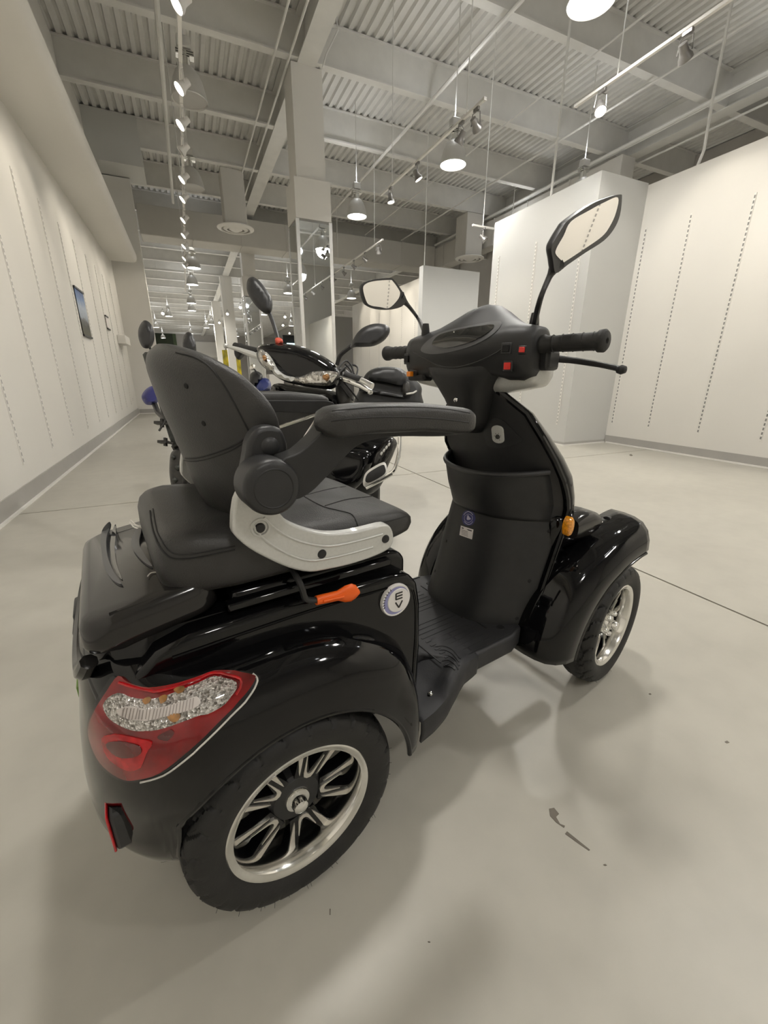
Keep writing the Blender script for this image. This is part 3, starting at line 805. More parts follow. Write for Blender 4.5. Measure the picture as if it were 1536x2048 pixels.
def wheel(cx, cy, side, steer, spin, front, nm):
    """side -1 = right: the outer face looks to -y"""
    def tf(p):
        x, y, z = p.x, p.y*side, p.z
        xx, zz = x*cos(spin)-z*sin(spin), x*sin(spin)+z*cos(spin)
        yy = y
        return Vector((cx+xx*cos(steer)-yy*sin(steer), cy+xx*sin(steer)+yy*cos(steer), TR+zz))
    # shapes are drawn with the outer face toward +w; w -> y*side
    def W(r, a, wv): return Vector((cos(a)*r, wv, sin(a)*r))
    root = MB().lathe([(0.1405, 0.036), (0.1425, 0.041), (0.139, 0.0435), (0.134, 0.0425), (0.131, 0.040), (0.127, 0.039), (0.1245, 0.034), (0.121, 0.018), (0.119, -0.02), (0.121, -0.036), (0.1405, -0.038), (0.140, -0.02), (0.136, 0.0)], (0, 0, 0), (0, 1, 0), 72, closed=True)
    wob = root.build(nm, 'rim_alloy', SCO, tf=tf, angle=30)
    tm = tyre_mesh(); tm.build('tyre', 'rubber', wob, tf=tf, angle=40)
    # black hub disc
    MB().lathe([(0.001, 0.0075), (0.046, 0.0075), (0.053, 0.002), (0.056, -0.02), (0.001, -0.02)], (0, 0, 0), (0, 1, 0), 40).build('hub', 'matte_black', wob, tf=tf)
    MB().lathe([(0.060, -0.030), (0.086, -0.030), (0.086, -0.034), (0.060, -0.034)], (0, 0, 0), (0, 1, 0), 40, closed=True).build('brake_disc', 'dark_metal', wob, tf=tf)
    for k in range(5):
        ph = 2*pi*k/5
        def Q(r, t, wv):   # radial r, tangential t
            return Vector((cos(ph)*r - sin(ph)*t, wv, sin(ph)*r + cos(ph)*t))
        # black spoke body: V with two arms
        for s in (-1, 1):
            arm = [(0.045, 0.000), (0.045, s*0.026), (0.085, s*0.034), (0.1195, s*0.050), (0.1195, s*0.026), (0.085, s*0.012), (0.06, 0)]
            MB().prism([Q(r, t, -0.018) for r, t in arm], (0, 0.027, 0)).build('spoke', 'gloss_black', wob, tf=tf, smooth=False, bevel=0.001)
            bl = [(0.1205, s*0.0475), (0.1205, s*0.0325), (0.105, s*0.0300), (0.062, s*0.0205), (0.0525, s*0.0188), (0.060, s*0.0232), (0.085, s*0.0340)]
            MB().prism([Q(r, t, 0.0085) for r, t in bl], (0, 0.0035, 0)).build('spoke_blade', 'spoke_face', wob, tf=tf, smooth=False)
        o_ = [(0.094, -0.0195), (0.075, -0.0150), (0.056, -0.0108), (0.049, -0.0075), (0.0465, 0.0), (0.049, 0.0075), (0.056, 0.0108), (0.075, 0.0150), (0.094, 0.0195)]
        i_ = [(0.094, 0.0180), (0.076, 0.0122), (0.0625, 0.0075), (0.0575, 0.0042), (0.0560, 0.0), (0.0575, -0.0042), (0.0625, -0.0075), (0.076, -0.0122), (0.094, -0.0180)]
        n = len(o_); fs = []
        u = MB(); ii = list(reversed(i_))
        bot = [Q(r, t, 0.0085) for r, t in o_] + [Q(r, t, 0.0085) for r, t in ii]
        top = [q+Vector((0, 0.0035, 0)) for q in bot]
        for j in range(n-1):
            fs += [(2*n+j, 2*n+j+1, 3*n+j+1, 3*n+j), (j, n+j, n+j+1, j+1), (j, j+1, 2*n+j+1, 2*n+j), (n+j, 3*n+j, 3*n+j+1, n+j+1)]
        fs += [(0, 2*n, 3*n, n), (n-1, 2*n-1, 4*n-1, 3*n-1)]
        u.add(bot+top, fs).build('spoke_inlay', 'spoke_face', wob, tf=tf, smooth=False)
    if front:
        MB().lathe([(0.001, 0.052), (0.012, 0.050), (0.015, 0.045), (0.016, 0.030), (0.026, 0.028), (0.030, 0.012), (0.001, 0.012)], (0, 0, 0), (0, 1, 0), 24).build('hub_cap', 'chrome', wob, tf=tf)
        for k in range(5):
            a = 2*pi*k/5+0.6
            c = Vector((cos(a)*0.036, 0, sin(a)*0.036))
            MB().lathe([(0.001, 0.036), (0.006, 0.035), (0.009, 0.030), (0.009, 0.010), (0.001, 0.010)], c, (0, 1, 0), 12).build('wheel_nut', 'chrome', wob, tf=tf)
    else:
        MB().lathe([(0.001, 0.036), (0.008, 0.0345), (0.0135, 0.030), (0.015, 0.022), (0.016, 0.016), (0.023, 0.0145), (0.0255, 0.010), (0.0255, 0.005), (0.001, 0.005)], (0, 0, 0), (0, 1, 0), 32).build('hub_cap', 'chrome', wob, tf=tf)
    # moulding hairs of the new rubber
    hb = MB()
    rnd = random.Random(5)
    for i in range(90):
        a = rnd.random()*2*pi; wv = rnd.choice((-1, 1))*rnd.uniform(0.03, 0.047)
        r0 = 0.199 if abs(wv) < 0.036 else 0.190
        hb.cyl(W(r0-0.002, a, wv), W(r0+rnd.uniform(0.002, 0.006), a+rnd.uniform(-0.02, 0.02), wv*1.12), 0.0004, 4)
    h = hb.build('rubber_hairs', 'rubber', wob, tf=tf); h['kind'] = 'stuff'
    return wob
WB = 1.085
wheel(0.0, -0.245, -1, 0.0, radians(63), False, 'rear_wheel')
wheel(0.0, 0.245, 1, 0.0, radians(40), False, 'rear_wheel')
STW = radians(7)
wheel(WB, -0.245, -1, STW, radians(20), True, 'front_wheel')
wheel(WB, 0.245, 1, STW, radians(50), True, 'front_wheel')
# axle and chassis
MB().cyl((0, -0.20, TR), (0, 0.20, TR), 0.022, 14).box((-0.09, -0.10, TR-0.07), (0.09, 0.10, TR+0.08)).build('rear_axle', 'dark_metal', SCO, bevel=0.006)
MB().cyl((WB, -0.20, TR), (WB, 0.20, TR), 0.014, 12).build('front_axle', 'dark_metal', SCO)
MB().box((-0.20, -0.15, 0.19), (0.98, -0.11, 0.235)).box((-0.20, 0.11, 0.19), (0.98, 0.15, 0.235)).box((0.30, -0.15, 0.195), (0.34, 0.15, 0.23)).box((0.70, -0.15, 0.195), (0.74, 0.15, 0.23)).build('chassis', 'dark_metal', SCO, bevel=0.004)
c = MB()
for s in (-1, 1):
    for k in range(40):
        pass
    c.tube([(0.04, s*0.17, TR+0.02), (-0.06, s*0.17, 0.40)], 0.012, 8)
c.build('shock_absorber', 'chrome', SCO)

# ------------------------------------------------ rear fairing with both mudguards
YL = 0.315       # outermost half width of the mudguard
ARC = 0.232      # radius of the wheel opening
CREST = 0.555
def fairing():
    # stations along the path: front tip of the mudguard -> over the wheel -> round the tail to the middle
    st = []
    for k in range(25):                                   # arch front
        th = radians(4 + 86*k/24); st.append(('a', th))
    for k in range(1, 9): st.append(('s', -0.10*k/8))     # straight
    for k in range(1, 29): st.append(('c', radians(90*k/28)))
    prof = [0.0, 0.004, 0.012, 0.025, 0.042, 0.062, 0.085, 0.11, 0.14, 0.175, 0.21, 0.25, 0.29, 0.33, 0.37, 0.405, 0.435, 0.455]
    o_side = [(0, -0.105), (0.004, -0.075), (0.012, -0.052), (0.025, -0.034), (0.042, -0.020), (0.062, -0.011), (0.085, -0.004), (0.11, 0), (0.19, -0.002), (0.24, -0.014), (0.27, -0.030), (0.30, -0.036), (0.345, -0.050), (0.385, -0.085), (0.42, -0.125), (0.455, -0.15)]
    o_rear = [(0, -0.075), (0.012, -0.055), (0.042, -0.040), (0.085, -0.030), (0.14, -0.022), (0.21, -0.010), (0.29, 0.0), (0.35, 0.002), (0.41, -0.008), (0.44, -0.02), (0.455, -0.03)]
    rows = []
    for kind, t in st:
        row = []
        for d in prof:
            if kind == 'a':
                rc = CREST-TR                 # crest radius
                dd = min(d, 0.118)            # lip
                q = d/prof[-1]
                dd = q*(rc-ARC) if True else dd
                fade = min(1.0, (t-radians(4))/radians(40))
                dsec = q*(rc-ARC)
                o = lerp(o_side, dsec*0.95)
                # the crest narrows toward the front tip
                rr = (rc-dsec) if fade >= 1 else (ARC+(rc-ARC)*(0.28+0.72*fade)*(1-q))
                o2 = lerp(o_side, (rc-ARC)*(1-(1-q)*(0.25+0.75*fade)))
                row.append(Vector((cos(t)*rr, -(YL+min(o, o2)*(0.35+0.65*fade)-0.004*(1-fade)), TR+sin(t)*rr)))
            else:
                if kind == 's': x = t; nx, ny = 0.0, -1.0; px, py = x, -YL; mix = 0.0
                else:
                    ex, ey = 0.225, YL
                    cx = -0.10
                    n = 2.35
                    cc, ss = cos(t), sin(t)
                    px = cx-ex*(abs(ss)**(2/n)); py = -ey*(abs(cc)**(2/n))
                    gx, gy = -(abs(px-cx)/ex)**(n-1)/ex, -(abs(py)/ey)**(n-1)/ey
                    L = hypot(gx, gy); nx, ny = gx/L, gy/L
                    mix = ss**1.5
                # depth of the lower edge: wheel opening, then the skirt of the tail
                z_low = None
                xx = px
                if xx > -ARC-0.001:
                    z_open = TR+sqrt(max(0, ARC**2-xx**2))
                else: z_open = 0.0
                zb = lerp([(-0.325, 0.150), (-0.29, 0.150), (-0.245, 0.158), (-0.20, 0.17)], xx)
                if xx > -ARC-0.02:
                    zl = max(z_open, 0.158)
                    if xx < -ARC+0.03:
                        f = (xx+ARC+0.02)/0.05
                        zl = zb*(1-f)+max(z_open, zb)*f
                else: zl = zb
                q = d/prof[-1]
                crest = CREST + 0.036*mix*mix*(3-2*mix)
                z = crest-q*(crest-zl)
                dz = crest-z
                o = lerp(o_side, dz)*(1-mix)+lerp(o_rear, dz)*mix
                row.append(Vector((px+nx*o, py+ny*o, z)))
        rows.append(row)
    return rows
frows = fairing()
fb = MB().grid(frows)
# rolled lip round the wheel opening
fair = MB().grid(frows); fair.mirror_y()
FAIR = fair.build('rear_fairing', 'gloss_black', SCO, solid=0.006, angle=50, out=('from', (-0.05, 0, 0.33)))
fbvh = fb.bvh()
lip = [r[-1] for r in frows[:44]]
sided(MB().tube([p+Vector((0, 0.004, 0)) for p in lip], 0.0055, 8), 'mudguard_lip', 'gloss_black', FAIR)

# ------------------------------------------------ battery pod under the seat
PW = 0.222
pr = [(0.318, 0.262), (0.322, 0.40), (0.318, 0.51), (0.308, 0.565), (0.285, 0.592), (0.245, 0.600), (-0.02, 0.606), (-0.13, 0.604), (-0.18, 0.592), (-0.215, 0.56), (-0.228, 0.50), (-0.232, 0.45)]
for k in range(0, 13):
    a = radians(165-150*k/12); pr.append((cos(a)*0.236, TR+sin(a)*0.236))
pod = MB().prism([(x, -PW, z) for x, z in pr], (0, 2*PW, 0))
POD = pod.build('battery_cover', 'gloss_black', SCO, bevel=0.016, seg=3, angle=40)
MB().prism([(x, -0.188, z) for x, z in ((0.300, 0.560), (0.300, 0.612), (0.285, 0.630), (0.25, 0.638), (-0.06, 0.640), (-0.06, 0.560))], (0, 0.376, 0)).build('seat_platform', 'gloss_black', SCO, bevel=0.012, seg=3, angle=40)
pbvh = pod.bvh()
# raised side panel line and front edge
sided(MB().tube(smooth_poly([(0.300, -PW-0.0005, 0.30), (0.306, -PW-0.0005, 0.45), (0.298, -PW-0.0005, 0.540), (0.270, -PW-0.0005, 0.570), (0.20, -PW-0.0005, 0.577), (0.05, -PW-0.0005, 0.582), (-0.16, -PW-0.0005, 0.578)], 5, False), 0.0025, 6), 'panel_crease', 'gloss_black', POD)
# tail body between the fairings
tb = MB()
rings = []
for z, hw, xr in ((0.49, 0.195, -0.270), (0.55, 0.200, -0.272), (0.582, 0.195, -0.266), (0.606, 0.180, -0.248)):
    ring = []
    for k in range(40):
        a = 2*pi*k/40; n = 4.5
        ca, sa = cos(a), sin(a)
        cx = (0.10+xr)/2; ex = (0.10-xr)/2
        ring.append(Vector((cx+ex*math.copysign(abs(ca)**(2/n), ca), hw*math.copysign(abs(sa)**(2/n), sa), z)))
    rings.append(ring)
tb.loft(rings); tb.build('tail_body', 'gloss_black', SCO)

# ------------------------------------------------ lid behind the seat
def rrect(x0, x1, hw, r, n=6, r2=None):
    out = []
    for cx, cy, a0 in ((x1-r, hw-r, 0), (x0+r, hw-r, 90), (x0+r, -hw+r, 180), (x1-r, -hw+r, 270)):
        for k in range(n+1):
            a = radians(a0+90*k/n); out.append((cx+cos(a)*r, cy+sin(a)*r))
    return out
rings = []
for z, ins in ((0.588, 0.010), (0.594, 0.003), (0.605, 0.0), (0.632, 0.002), (0.642, 0.007), (0.647, 0.016)):
    rings.append([Vector((x, y+0.016, z+0.16*(x+0.268))) for x, y in rrect(-0.268+ins, -0.075, 0.209-ins, 0.04)])
lidb = MB().loft(rings)
LID = lidb.build('rear_lid', 'gloss_soft', SCO, angle=40)
lbvh = lidb.bvh()
patch([(208, 1060), (222, 1048), (214, 1085), (218, 1120), (230, 1148), (245, 1172), (228, 1165), (212, 1142), (205, 1110), (203, 1080)], lbvh, 0.0045, 0.006, 7).build('handle_fin', 'grey_trim', LID, angle=40)
patch([(275, 1062), (284, 1062), (280, 1090), (290, 1112), (306, 1136), (292, 1130), (274, 1112), (265, 1095), (267, 1075)], lbvh, 0.0045, 0.006, 7).build('handle_fin', 'grey_trim', LID, angle=40)
patch([(226, 1062), (232, 1050), (232, 1072), (230, 1100), (234, 1130), (245, 1160), (236, 1152), (226, 1128), (221, 1098), (222, 1080)], lbvh, 0.002, 0.003, 7).build('handle_recess', 'glass_black', LID)
# raised rail on the right of the lid
sided(MB().tube([Vector((-0.225, -0.176, 0.648)), Vector((-0.085, -0.176, 0.670))], 0.006, 8), 'lid_ridge', 'gloss_black', LID)
b = MB().lathe([(0.001, 0.012), (0.006, 0.010), (0.007, 0.004), (0.011, 0.003), (0.011, 0.0), (0.001, 0.0)], (-0.092, -0.150, 0.672), (0, 0, 1), 14)
b.build('lid_bolt', 'chrome', LID)
# side rail strip running forward from the lid to the seat
sided(MB().obox((0.09, -0.197, 0.622), (0.16, 0, 0.0), (0, 0.010, 0), (0, 0, 0.007)), 'seat_rail', 'gloss_black', SCO, bevel=0.003)
# grey scoop below the lid and rear bracket, number plate, reflectors
MB().tube(smooth_poly([(-0.262, -0.175, 0.585), (-0.275, -0.15, 0.555), (-0.283, -0.08, 0.535), (-0.285, 0.0, 0.532), (-0.283, 0.08, 0.535), (-0.275, 0.15, 0.555), (-0.262, 0.175, 0.585)], 5, False), 0.012, 8).build('tail_rim', 'gloss_soft', SCO)
br = MB().box((-0.308, 0.09, 0.455), (-0.250, 0.20, 0.500)).box((-0.302, 0.10, 0.500), (-0.250, 0.19, 0.53)).build('rear_bracket', 'matte_black', SCO, bevel=0.008)
MB().box((-0.314, 0.02, 0.30), (-0.309, 0.150, 0.42)).build('rear_plate', 'green_plate', SCO, bevel=0.002)
l, nn = hit(246, 1655, fbvh)
rf = MB().box((l.x-0.014, l.y-0.006, l.z-0.038), (l.x+0.020, l.y+0.034, l.z+0.038)).build('reflector_holder', 'soft_black', SCO, bevel=0.006)
MB().box((l.x-0.018, l.y-0.005, l.z-0.038), (l.x-0.014, l.y+0.033, l.z+0.038)).build('red_reflector', 'lens_red_bright', rf, bevel=0.002)
MB().tube([(-0.195, -0.17, 0.150), (-0.218, -0.175, 0.128), (-0.232, -0.165, 0.122), (-0.225, -0.15, 0.14)], 0.006, 8).build('tow_hook', 'chrome', SCO)

# ------------------------------------------------ tail lights, outline read off the photograph and dropped on the fairing
TLO = [(243, 1352), (262, 1366), (300, 1377), (345, 1373), (390, 1360), (430, 1346), (470, 1346), (505, 1352), (509, 1360), (488, 1390), (450, 1428), (410, 1468), (370, 1504), (325, 1538), (285, 1551), (255, 1552), (225, 1535), (203, 1510), (189, 1475), (187, 1448), (200, 1415), (222, 1380)]
tl = patch(TLO, fbvh, 0.007, 0.012, 10, True, 3)
TL = tl.build('tail_light', 'lens_red', SCO, angle=60)
patch([(230, 1352), (262, 1372), (300, 1383), (345, 1379), (390, 1366), (430, 1350), (475, 1342), (515, 1350), (518, 1362), (495, 1396), (456, 1436), (415, 1476), (375, 1512), (328, 1547), (285, 1560), (250, 1561), (217, 1544), (193, 1515), (179, 1476), (178, 1445), (190, 1410), (212, 1372)], fbvh, 0.0025, 0.006, 11, True, 3).build('light_surround', 'gloss_soft', TL)
CL = [(221, 1400), (245, 1384), (270, 1393), (310, 1398), (350, 1388), (400, 1370), (430, 1358), (472, 1368), (462, 1392), (440, 1414), (400, 1430), (350, 1446), (310, 1455), (275, 1454), (240, 1438), (222, 1418)]
cl = patch(CL, fbvh, 0.0095, 0.004, 8, True, 3).build('clear_lens', 'lens_clear', TL, angle=60)
patch([(245, 1416), (262, 1410), (300, 1416), (350, 1410), (395, 1396), (398, 1412), (350, 1428), (300, 1436), (265, 1432)], fbvh, 0.0108, 0.002, 8, True, 3).build('striped_lens', 'lens_striped', TL)
for k in range(22):
    u = 258+k*6.2; v0 = 1413+3*sin(k/5.5)-max(0, k-11)*1.15; v1 = v0+19
    patch([(u, v0), (u+1.7, v0-0.3), (u+1.7-3, v1-0.3), (u-3, v1)], fbvh, 0.0118, 0.0015, 20, False).build('lens_rib', 'rib_grey', TL)
for a in ((360, 1383, 11), (352, 1431, 12), (300, 1400, 8), (330, 1398, 8)):
    patch([(a[0]-a[2], a[1]), (a[0], a[1]-6), (a[0]+a[2], a[1]-4), (a[0]+a[2]-3, a[1]+5), (a[0]-2, a[1]+8)], fbvh, 0.0116, 0.002, 6, True, 3).build('bulb_glint', 'lens_amber', TL)
patch([(215, 1470), (240, 1462), (280, 1470), (310, 1478), (300, 1500), (290, 1525), (270, 1533), (248, 1525), (225, 1505)], fbvh, 0.0085, 0.003, 9, True, 3).build('lower_bulb', 'lens_red_bright', TL, angle=60)
patch([(225, 1480), (250, 1474), (285, 1482), (292, 1496), (275, 1505), (245, 1503)], fbvh, 0.0098, 0.003, 9, True, 3).build('bulb_shade', 'lens_dark_red', TL, angle=60)
patch([(322, 1466), (345, 1455), (352, 1462), (340, 1475), (325, 1472)], fbvh, 0.0085, 0.003, 9, True, 3).build('lens_screw', 'lens_dark_red', TL, angle=60)
# red rim line over the top of the clear lens
surf_line([(246, 1366), (300, 1384), (350, 1378), (400, 1362), (430, 1352), (480, 1362), (470, 1390)], fbvh, 0.0022, 0.009).build('lens_edge', 'lens_red_bright', TL)
surf_line([(285, 1560), (330, 1546), (378, 1511), (420, 1472), (460, 1432), (497, 1394), (514, 1362), (505, 1349)], fbvh, 0.0016, 0.004).build('chrome_edge', 'alu', TL)
# left tail light: the same lamp mirrored
mt = MB(); mt.v = [Vector((p.x, -p.y, p.z)) for p in tl.v]; mt.f = [tuple(reversed(f)) for f in tl.f]
mt.build('tail_light', 'lens_red', SCO, angle=60)

# ------------------------------------------------ EV badge
BC = SY(789, 1198, -PW-0.001); BR = 0.034
bd = MB().lathe([(0.001, 0.0065), (BR*0.95, 0.006), (BR, 0.004), (BR, 0.0), (0.001, 0.0)], BC, (0, -1, 0), 40).build('ev_badge', 'badge_blue', POD)
MB().lathe([(0.001, 0.0085), (0.0255, 0.0080), (0.0265, 0.0065), (0.001, 0.006)], BC+Vector((0.005, 0, -0.001)), (0, -1, 0), 40).build('badge_disc', 'badge_white', POD)
MB().lathe([(BR, 0.0075), (BR+0.0015, 0.005), (BR+0.0015, 0.0), (BR-0.002, 0.0), (BR-0.003, 0.0070)], BC, (0, -1, 0), 40, closed=True).build('badge_rim', 'badge_white', POD)
def bar(b, p, q, wd, c):
    a, d = Vector((p[0], 0, p[1])), Vector((q[0], 0, q[1])); t = (d-a).normalized(); nn = Vector((-t.z, 0, t.x))
    b.obox(c+(a+d)/2+Vector((0, -0.0088, 0)), (d-a)/2, nn*wd/2, Vector((0, 0.0006, 0)))
e = MB(); cc = BC+Vector((0.005, 0, -0.001))
bar(e, (-0.0075, 0.004), (-0.0075, 0.018), 0.0028, cc)
for z in (0.0045, 0.011, 0.0175): bar(e, (-0.0075, z), (0.0085, z), 0.0026, cc)
e.build('letter_e', 'badge_dark', POD, smooth=False)
e = MB(); bar(e, (-0.0085, -0.002), (0.0, -0.016), 0.0030, cc); bar(e, (0.0085, -0.002), (0.0, -0.016), 0.0030, cc)
e.build('letter_v', 'badge_dark', POD, smooth=False)
e = MB()
for k in range(8):
    a = radians(118+k*11)
    e.obox(BC+Vector((cos(a)*0.0315, -0.0068, sin(a)*0.0315)), Vector((cos(a), 0, sin(a)))*0.0028, Vector((-sin(a), 0, cos(a)))*0.0009, Vector((0, 0.0006, 0)))
e.build('badge_ticks', 'badge_dark', POD, smooth=False)

# ------------------------------------------------ orange seat lever
lv = MB()
A = SY(632, 1201, -0.245); Bp = SY(690, 1189, -0.245); Cc = SY(716, 1182, -0.245)
prof = []
for t, wv in ((0.0, 0.0085), (0.3, 0.0090), (0.50, 0.0095), (0.68, 0.0165), (0.82, 0.0180), (0.93, 0.0135), (1.0, 0.005)):
    prof.append((A.lerp(Cc, t), wv))
d = (Cc-A).normalized(); nn = Vector((-d.z, 0, d.x))
rings = [[p+nn*wv*cos(a)+Vector((0, 0.0075*sin(a), 0)) for a in [2*pi*k/14 for k in range(14)]] for p, wv in prof]
lv.loft(rings); LV = lv.build('seat_lever', 'orange', SCO)
MB().tube([A.lerp(Cc, 0.12)+Vector((0, -0.0075, 0)), A.lerp(Cc, 0.6)+Vector((0, -0.0075, 0))], 0.003, 6).build('grip_rib', 'orange', LV)
MB().tube(smooth_poly([(0.045, -0.17, 0.665), (0.040, -0.235, 0.655), SY(605, 1180, -0.245), SY(612, 1198, -0.245), A+Vector((0.002, 0, 0))], 5, False), 0.0055, 8).build('lever_rod', 'matte_black', LV)

# ------------------------------------------------ seat cushion
SX0, SX1, SHW = -0.158, 0.335, 0.205
def cushion():
    n = 96; rings = []
    def outline(ins, k):
        pts = []
        cx = (SX0+SX1)/2; ex = (SX1-SX0)/2-ins
        for j in range(n):
            a = 2*pi*j/n; nn_ = 9.0
            ca, sa = cos(a), sin(a)
            x = cx+ex*math.copysign(abs(ca)**(2/nn_), ca)
            hw = lerp([(-0.17, 0.185), (-0.05, 0.205), (0.15, 0.207), (0.30, 0.200), (0.34, 0.19)], x)-ins
            y = hw*math.copysign(abs(sa)**(2/nn_), sa)
            pts.append((x, y))
        return pts
    def ztop(x): return lerp([(-0.17, 0.748), (-0.10, 0.752), (0.0, 0.738), (0.15, 0.730), (0.28, 0.722), (0.335, 0.700)], x)
    def zbot(x): return lerp([(-0.17, 0.650), (0.1, 0.652), (0.30, 0.668), (0.335, 0.675)], x)
    for f, ins in ((0.0, 0.022), (0.04, 0.009), (0.15, 0.003), (0.4, 0.0), (0.72, 0.001), (0.88, 0.006), (0.96, 0.014), (1.0, 0.030)):
        rings.append([Vector((x, y, zbot(x)+(ztop(x)-zbot(x))*f)) for x, y in outline(ins, f)])
    # dish of the top
    for ins, dz in ((0.08, 0.004), (0.12, 0.003), (0.16, 0.0), (0.195, -0.002)):
        rings.append([Vector((x, y, ztop(x)+dz)) for x, y in outline(ins, 1)])
    return MB().loft(rings)
cu = cushion(); CU = cu.build('seat_cushion', 'leather', SCO, angle=80)
cbvh = cu.bvh()
# stitched seams
surf_line([(300, 1022), (306, 1060), (318, 1090), (333, 1110), (352, 1118), (390, 1116), (430, 1108), (470, 1100)], cbvh, 0.0016, 0.0004).build('stitched_seam', 'seam', CU)
surf_line([(306, 1018), (312, 1055), (324, 1083), (340, 1103), (358, 1109), (395, 1107), (440, 1098), (470, 1092)], cbvh, 0.0012, 0.0004).build('stitched_seam', 'seam', CU)
surf_line([(588, 980), (620, 1000), (648, 1014), (680, 1022), (705, 1030), (716, 1052)], cbvh, 0.0014, 0.0002).build('stitched_seam', 'seam', CU)
surf_line([(612, 990), (660, 978), (700, 972), (725, 971)], cbvh, 0.0012, 0.0002).build('stitched_seam', 'seam', CU)
surf_line([(650, 1012), (690, 1000), (725, 995), (745, 993)], cbvh, 0.0012, 0.0002).build('stitched_seam', 'seam', CU)
surf_line([(620, 1064), (680, 1060), (740, 1050), (800, 1036), (834, 1026)], cbvh, 0.0014, 0.0002).build('stitched_seam', 'seam', CU)
MB().box((-0.10, -0.14, 0.630), (0.28, 0.14, 0.655)).build('seat_frame', 'dark_metal', SCO, bevel=0.004)
MB().cyl((0.08, 0, 0.60), (0.08, 0, 0.64), 0.05, 18).build('seat_post', 'dark_metal', SCO)

# ------------------------------------------------ backrest: curved bucket
def backrest():
    rings = []
    tabw = [(0.700, 0.120), (0.72, 0.140), (0.76, 0.158), (0.82, 0.182), (0.88, 0.210), (0.92, 0.221), (0.955, 0.209), (0.985, 0.182), (1.005, 0.147), (1.018, 0.104), (1.026, 0.055), (1.029, 0.012)]
    zs = [0.700, 0.712, 0.735, 0.765, 0.80, 0.84, 0.875, 0.905, 0.93, 0.95, 0.97, 0.985, 0.998, 1.008, 1.016, 1.022, 1.026, 1.029]
    for z in zs:
        w_ = lerp(tabw, z)
        xc = lerp([(0.70, -0.006), (0.76, -0.022), (0.85, -0.043), (0.93, -0.066), (1.0, -0.083), (1.03, -0.083)], z)
        th = lerp([(0.70, 0.012), (0.72, 0.028), (0.78, 0.036), (0.93, 0.034), (0.99, 0.030), (1.015, 0.022), (1.029, 0.005)], z)
        ring = []
        for j in range(48):
            a = 2*pi*j/48; ca, sa = cos(a), sin(a)
            y = w_*math.copysign(abs(ca)**0.75, ca)
            t = th*math.copysign(abs(sa)**0.8, sa)
            bend = 0.088*(abs(y)/0.215)**1.9
            ring.append(Vector((xc+bend+t, y, z)))
        rings.append(ring)
    return MB().loft(rings)
bk = backrest(); BK = bk.build('seat_backrest', 'leather', SCO, angle=80, subsurf=1)
bbvh = bk.bvh()
surf_line([(345, 905), (365, 915), (392, 916), (430, 906), (465, 892), (488, 878)], bbvh, 0.0018, -0.0002).build('stitched_seam', 'seam', BK)
surf_line([(368, 921), (395, 922), (432, 913), (468, 898), (488, 884)], bbvh, 0.0012, -0.0002).build('stitched_seam', 'seam', BK)
surf_line([(352, 705), (390, 715), (420, 735), (450, 775), (480, 830), (500, 868)], bbvh, 0.0014, 0.0).build('stitched_seam', 'seam', BK)
for (u, v) in ((372, 772), (407, 847)):
    l, nn = hit(u, v, bbvh)
    MB().lathe([(0.001, 0.0012), (0.0035, 0.001), (0.0045, 0.0), (0.001, -0.002)], l, nn, 10).build('button_hole', 'hole', BK)

# ------------------------------------------------ seat brackets, armrests
YB = -0.235
out = [(476, 990), (468, 1020), (466, 1045), (469, 1070), (500, 1098), (540, 1120), (580, 1137), (620, 1145), (660, 1139), (700, 1130), (740, 1117), (770, 1104), (784, 1092), (788, 1075), (784, 1058), (772, 1049), (740, 1056), (710, 1063), (680, 1067), (650, 1067), (620, 1061), (590, 1050), (568, 1036), (555, 1015), (553, 990), (545, 960), (510, 950)]
op = [SY(u, v, YB) for u, v in smooth_poly(out, 3)]
bp_ = MB().prism(op, (0, 0.022, 0))
BRK, BRK2 = sided(bp_, 'seat_bracket', 'silver_paint', SCO, bevel=0.004, seg=3, angle=40)
gl = [(505, 1048), (520, 1070), (548, 1093), (585, 1112), (620, 1121), (655, 1117), (700, 1107), (745, 1094)]
MB().tube([SY(u, v, YB-0.0005) for u, v in smooth_poly(gl, 3, False)], 0.0022, 6).build('moulded_ridge', 'silver_paint', BRK)
gl = [(528, 1035), (548, 1055), (580, 1075), (620, 1088), (660, 1092), (710, 1083), (765, 1068)]
MB().tube([SY(u, v, YB-0.0005) for u, v in smooth_poly(gl, 3, False)], 0.0022, 6).build('moulded_ridge', 'silver_paint', BRK)
for (u, v) in ((520, 1056), (644, 1108), (771, 1078)):
    MB().lathe([(0.001, 0.0035), (0.0065, 0.003), (0.0082, 0.0005), (0.0082, -0.002), (0.001, -0.002)], SY(u, v, YB), (0, -1, 0), 20).build('bolt_cap', 'matte_black', BRK)
MB().lathe([(0.0155, 0.0), (0.0150, 0.0022), (0.0120, 0.0026), (0.0105, 0.0004), (0.0105, -0.001)], SY(521, 1055, YB), (0, -1, 0), 24, closed=True).build('bolt_boss', 'silver_paint', BRK)
YA = -0.262
PV = SY(545, 966, -0.29)
pv = MB().lathe([(0.001, 0.034), (0.024, 0.034), (0.034, 0.033), (0.038, 0.030), (0.0402, 0.022), (0.0402, -0.018), (0.036, -0.022), (0.001, -0.022)], Vector((PV.x, -0.262, PV.z-0.007)), (0, -1, 0), 40)
PVO, PVO2 = sided(pv, 'armrest_pivot', 'soft_black', SCO, angle=40)
MB().lathe([(0.027, 0.0348), (0.0285, 0.0336), (0.0255, 0.0336)], Vector((PV.x, -0.262, PV.z-0.007)), (0, -1, 0), 40, closed=True).build('pivot_ring', 'matte_black', PVO)
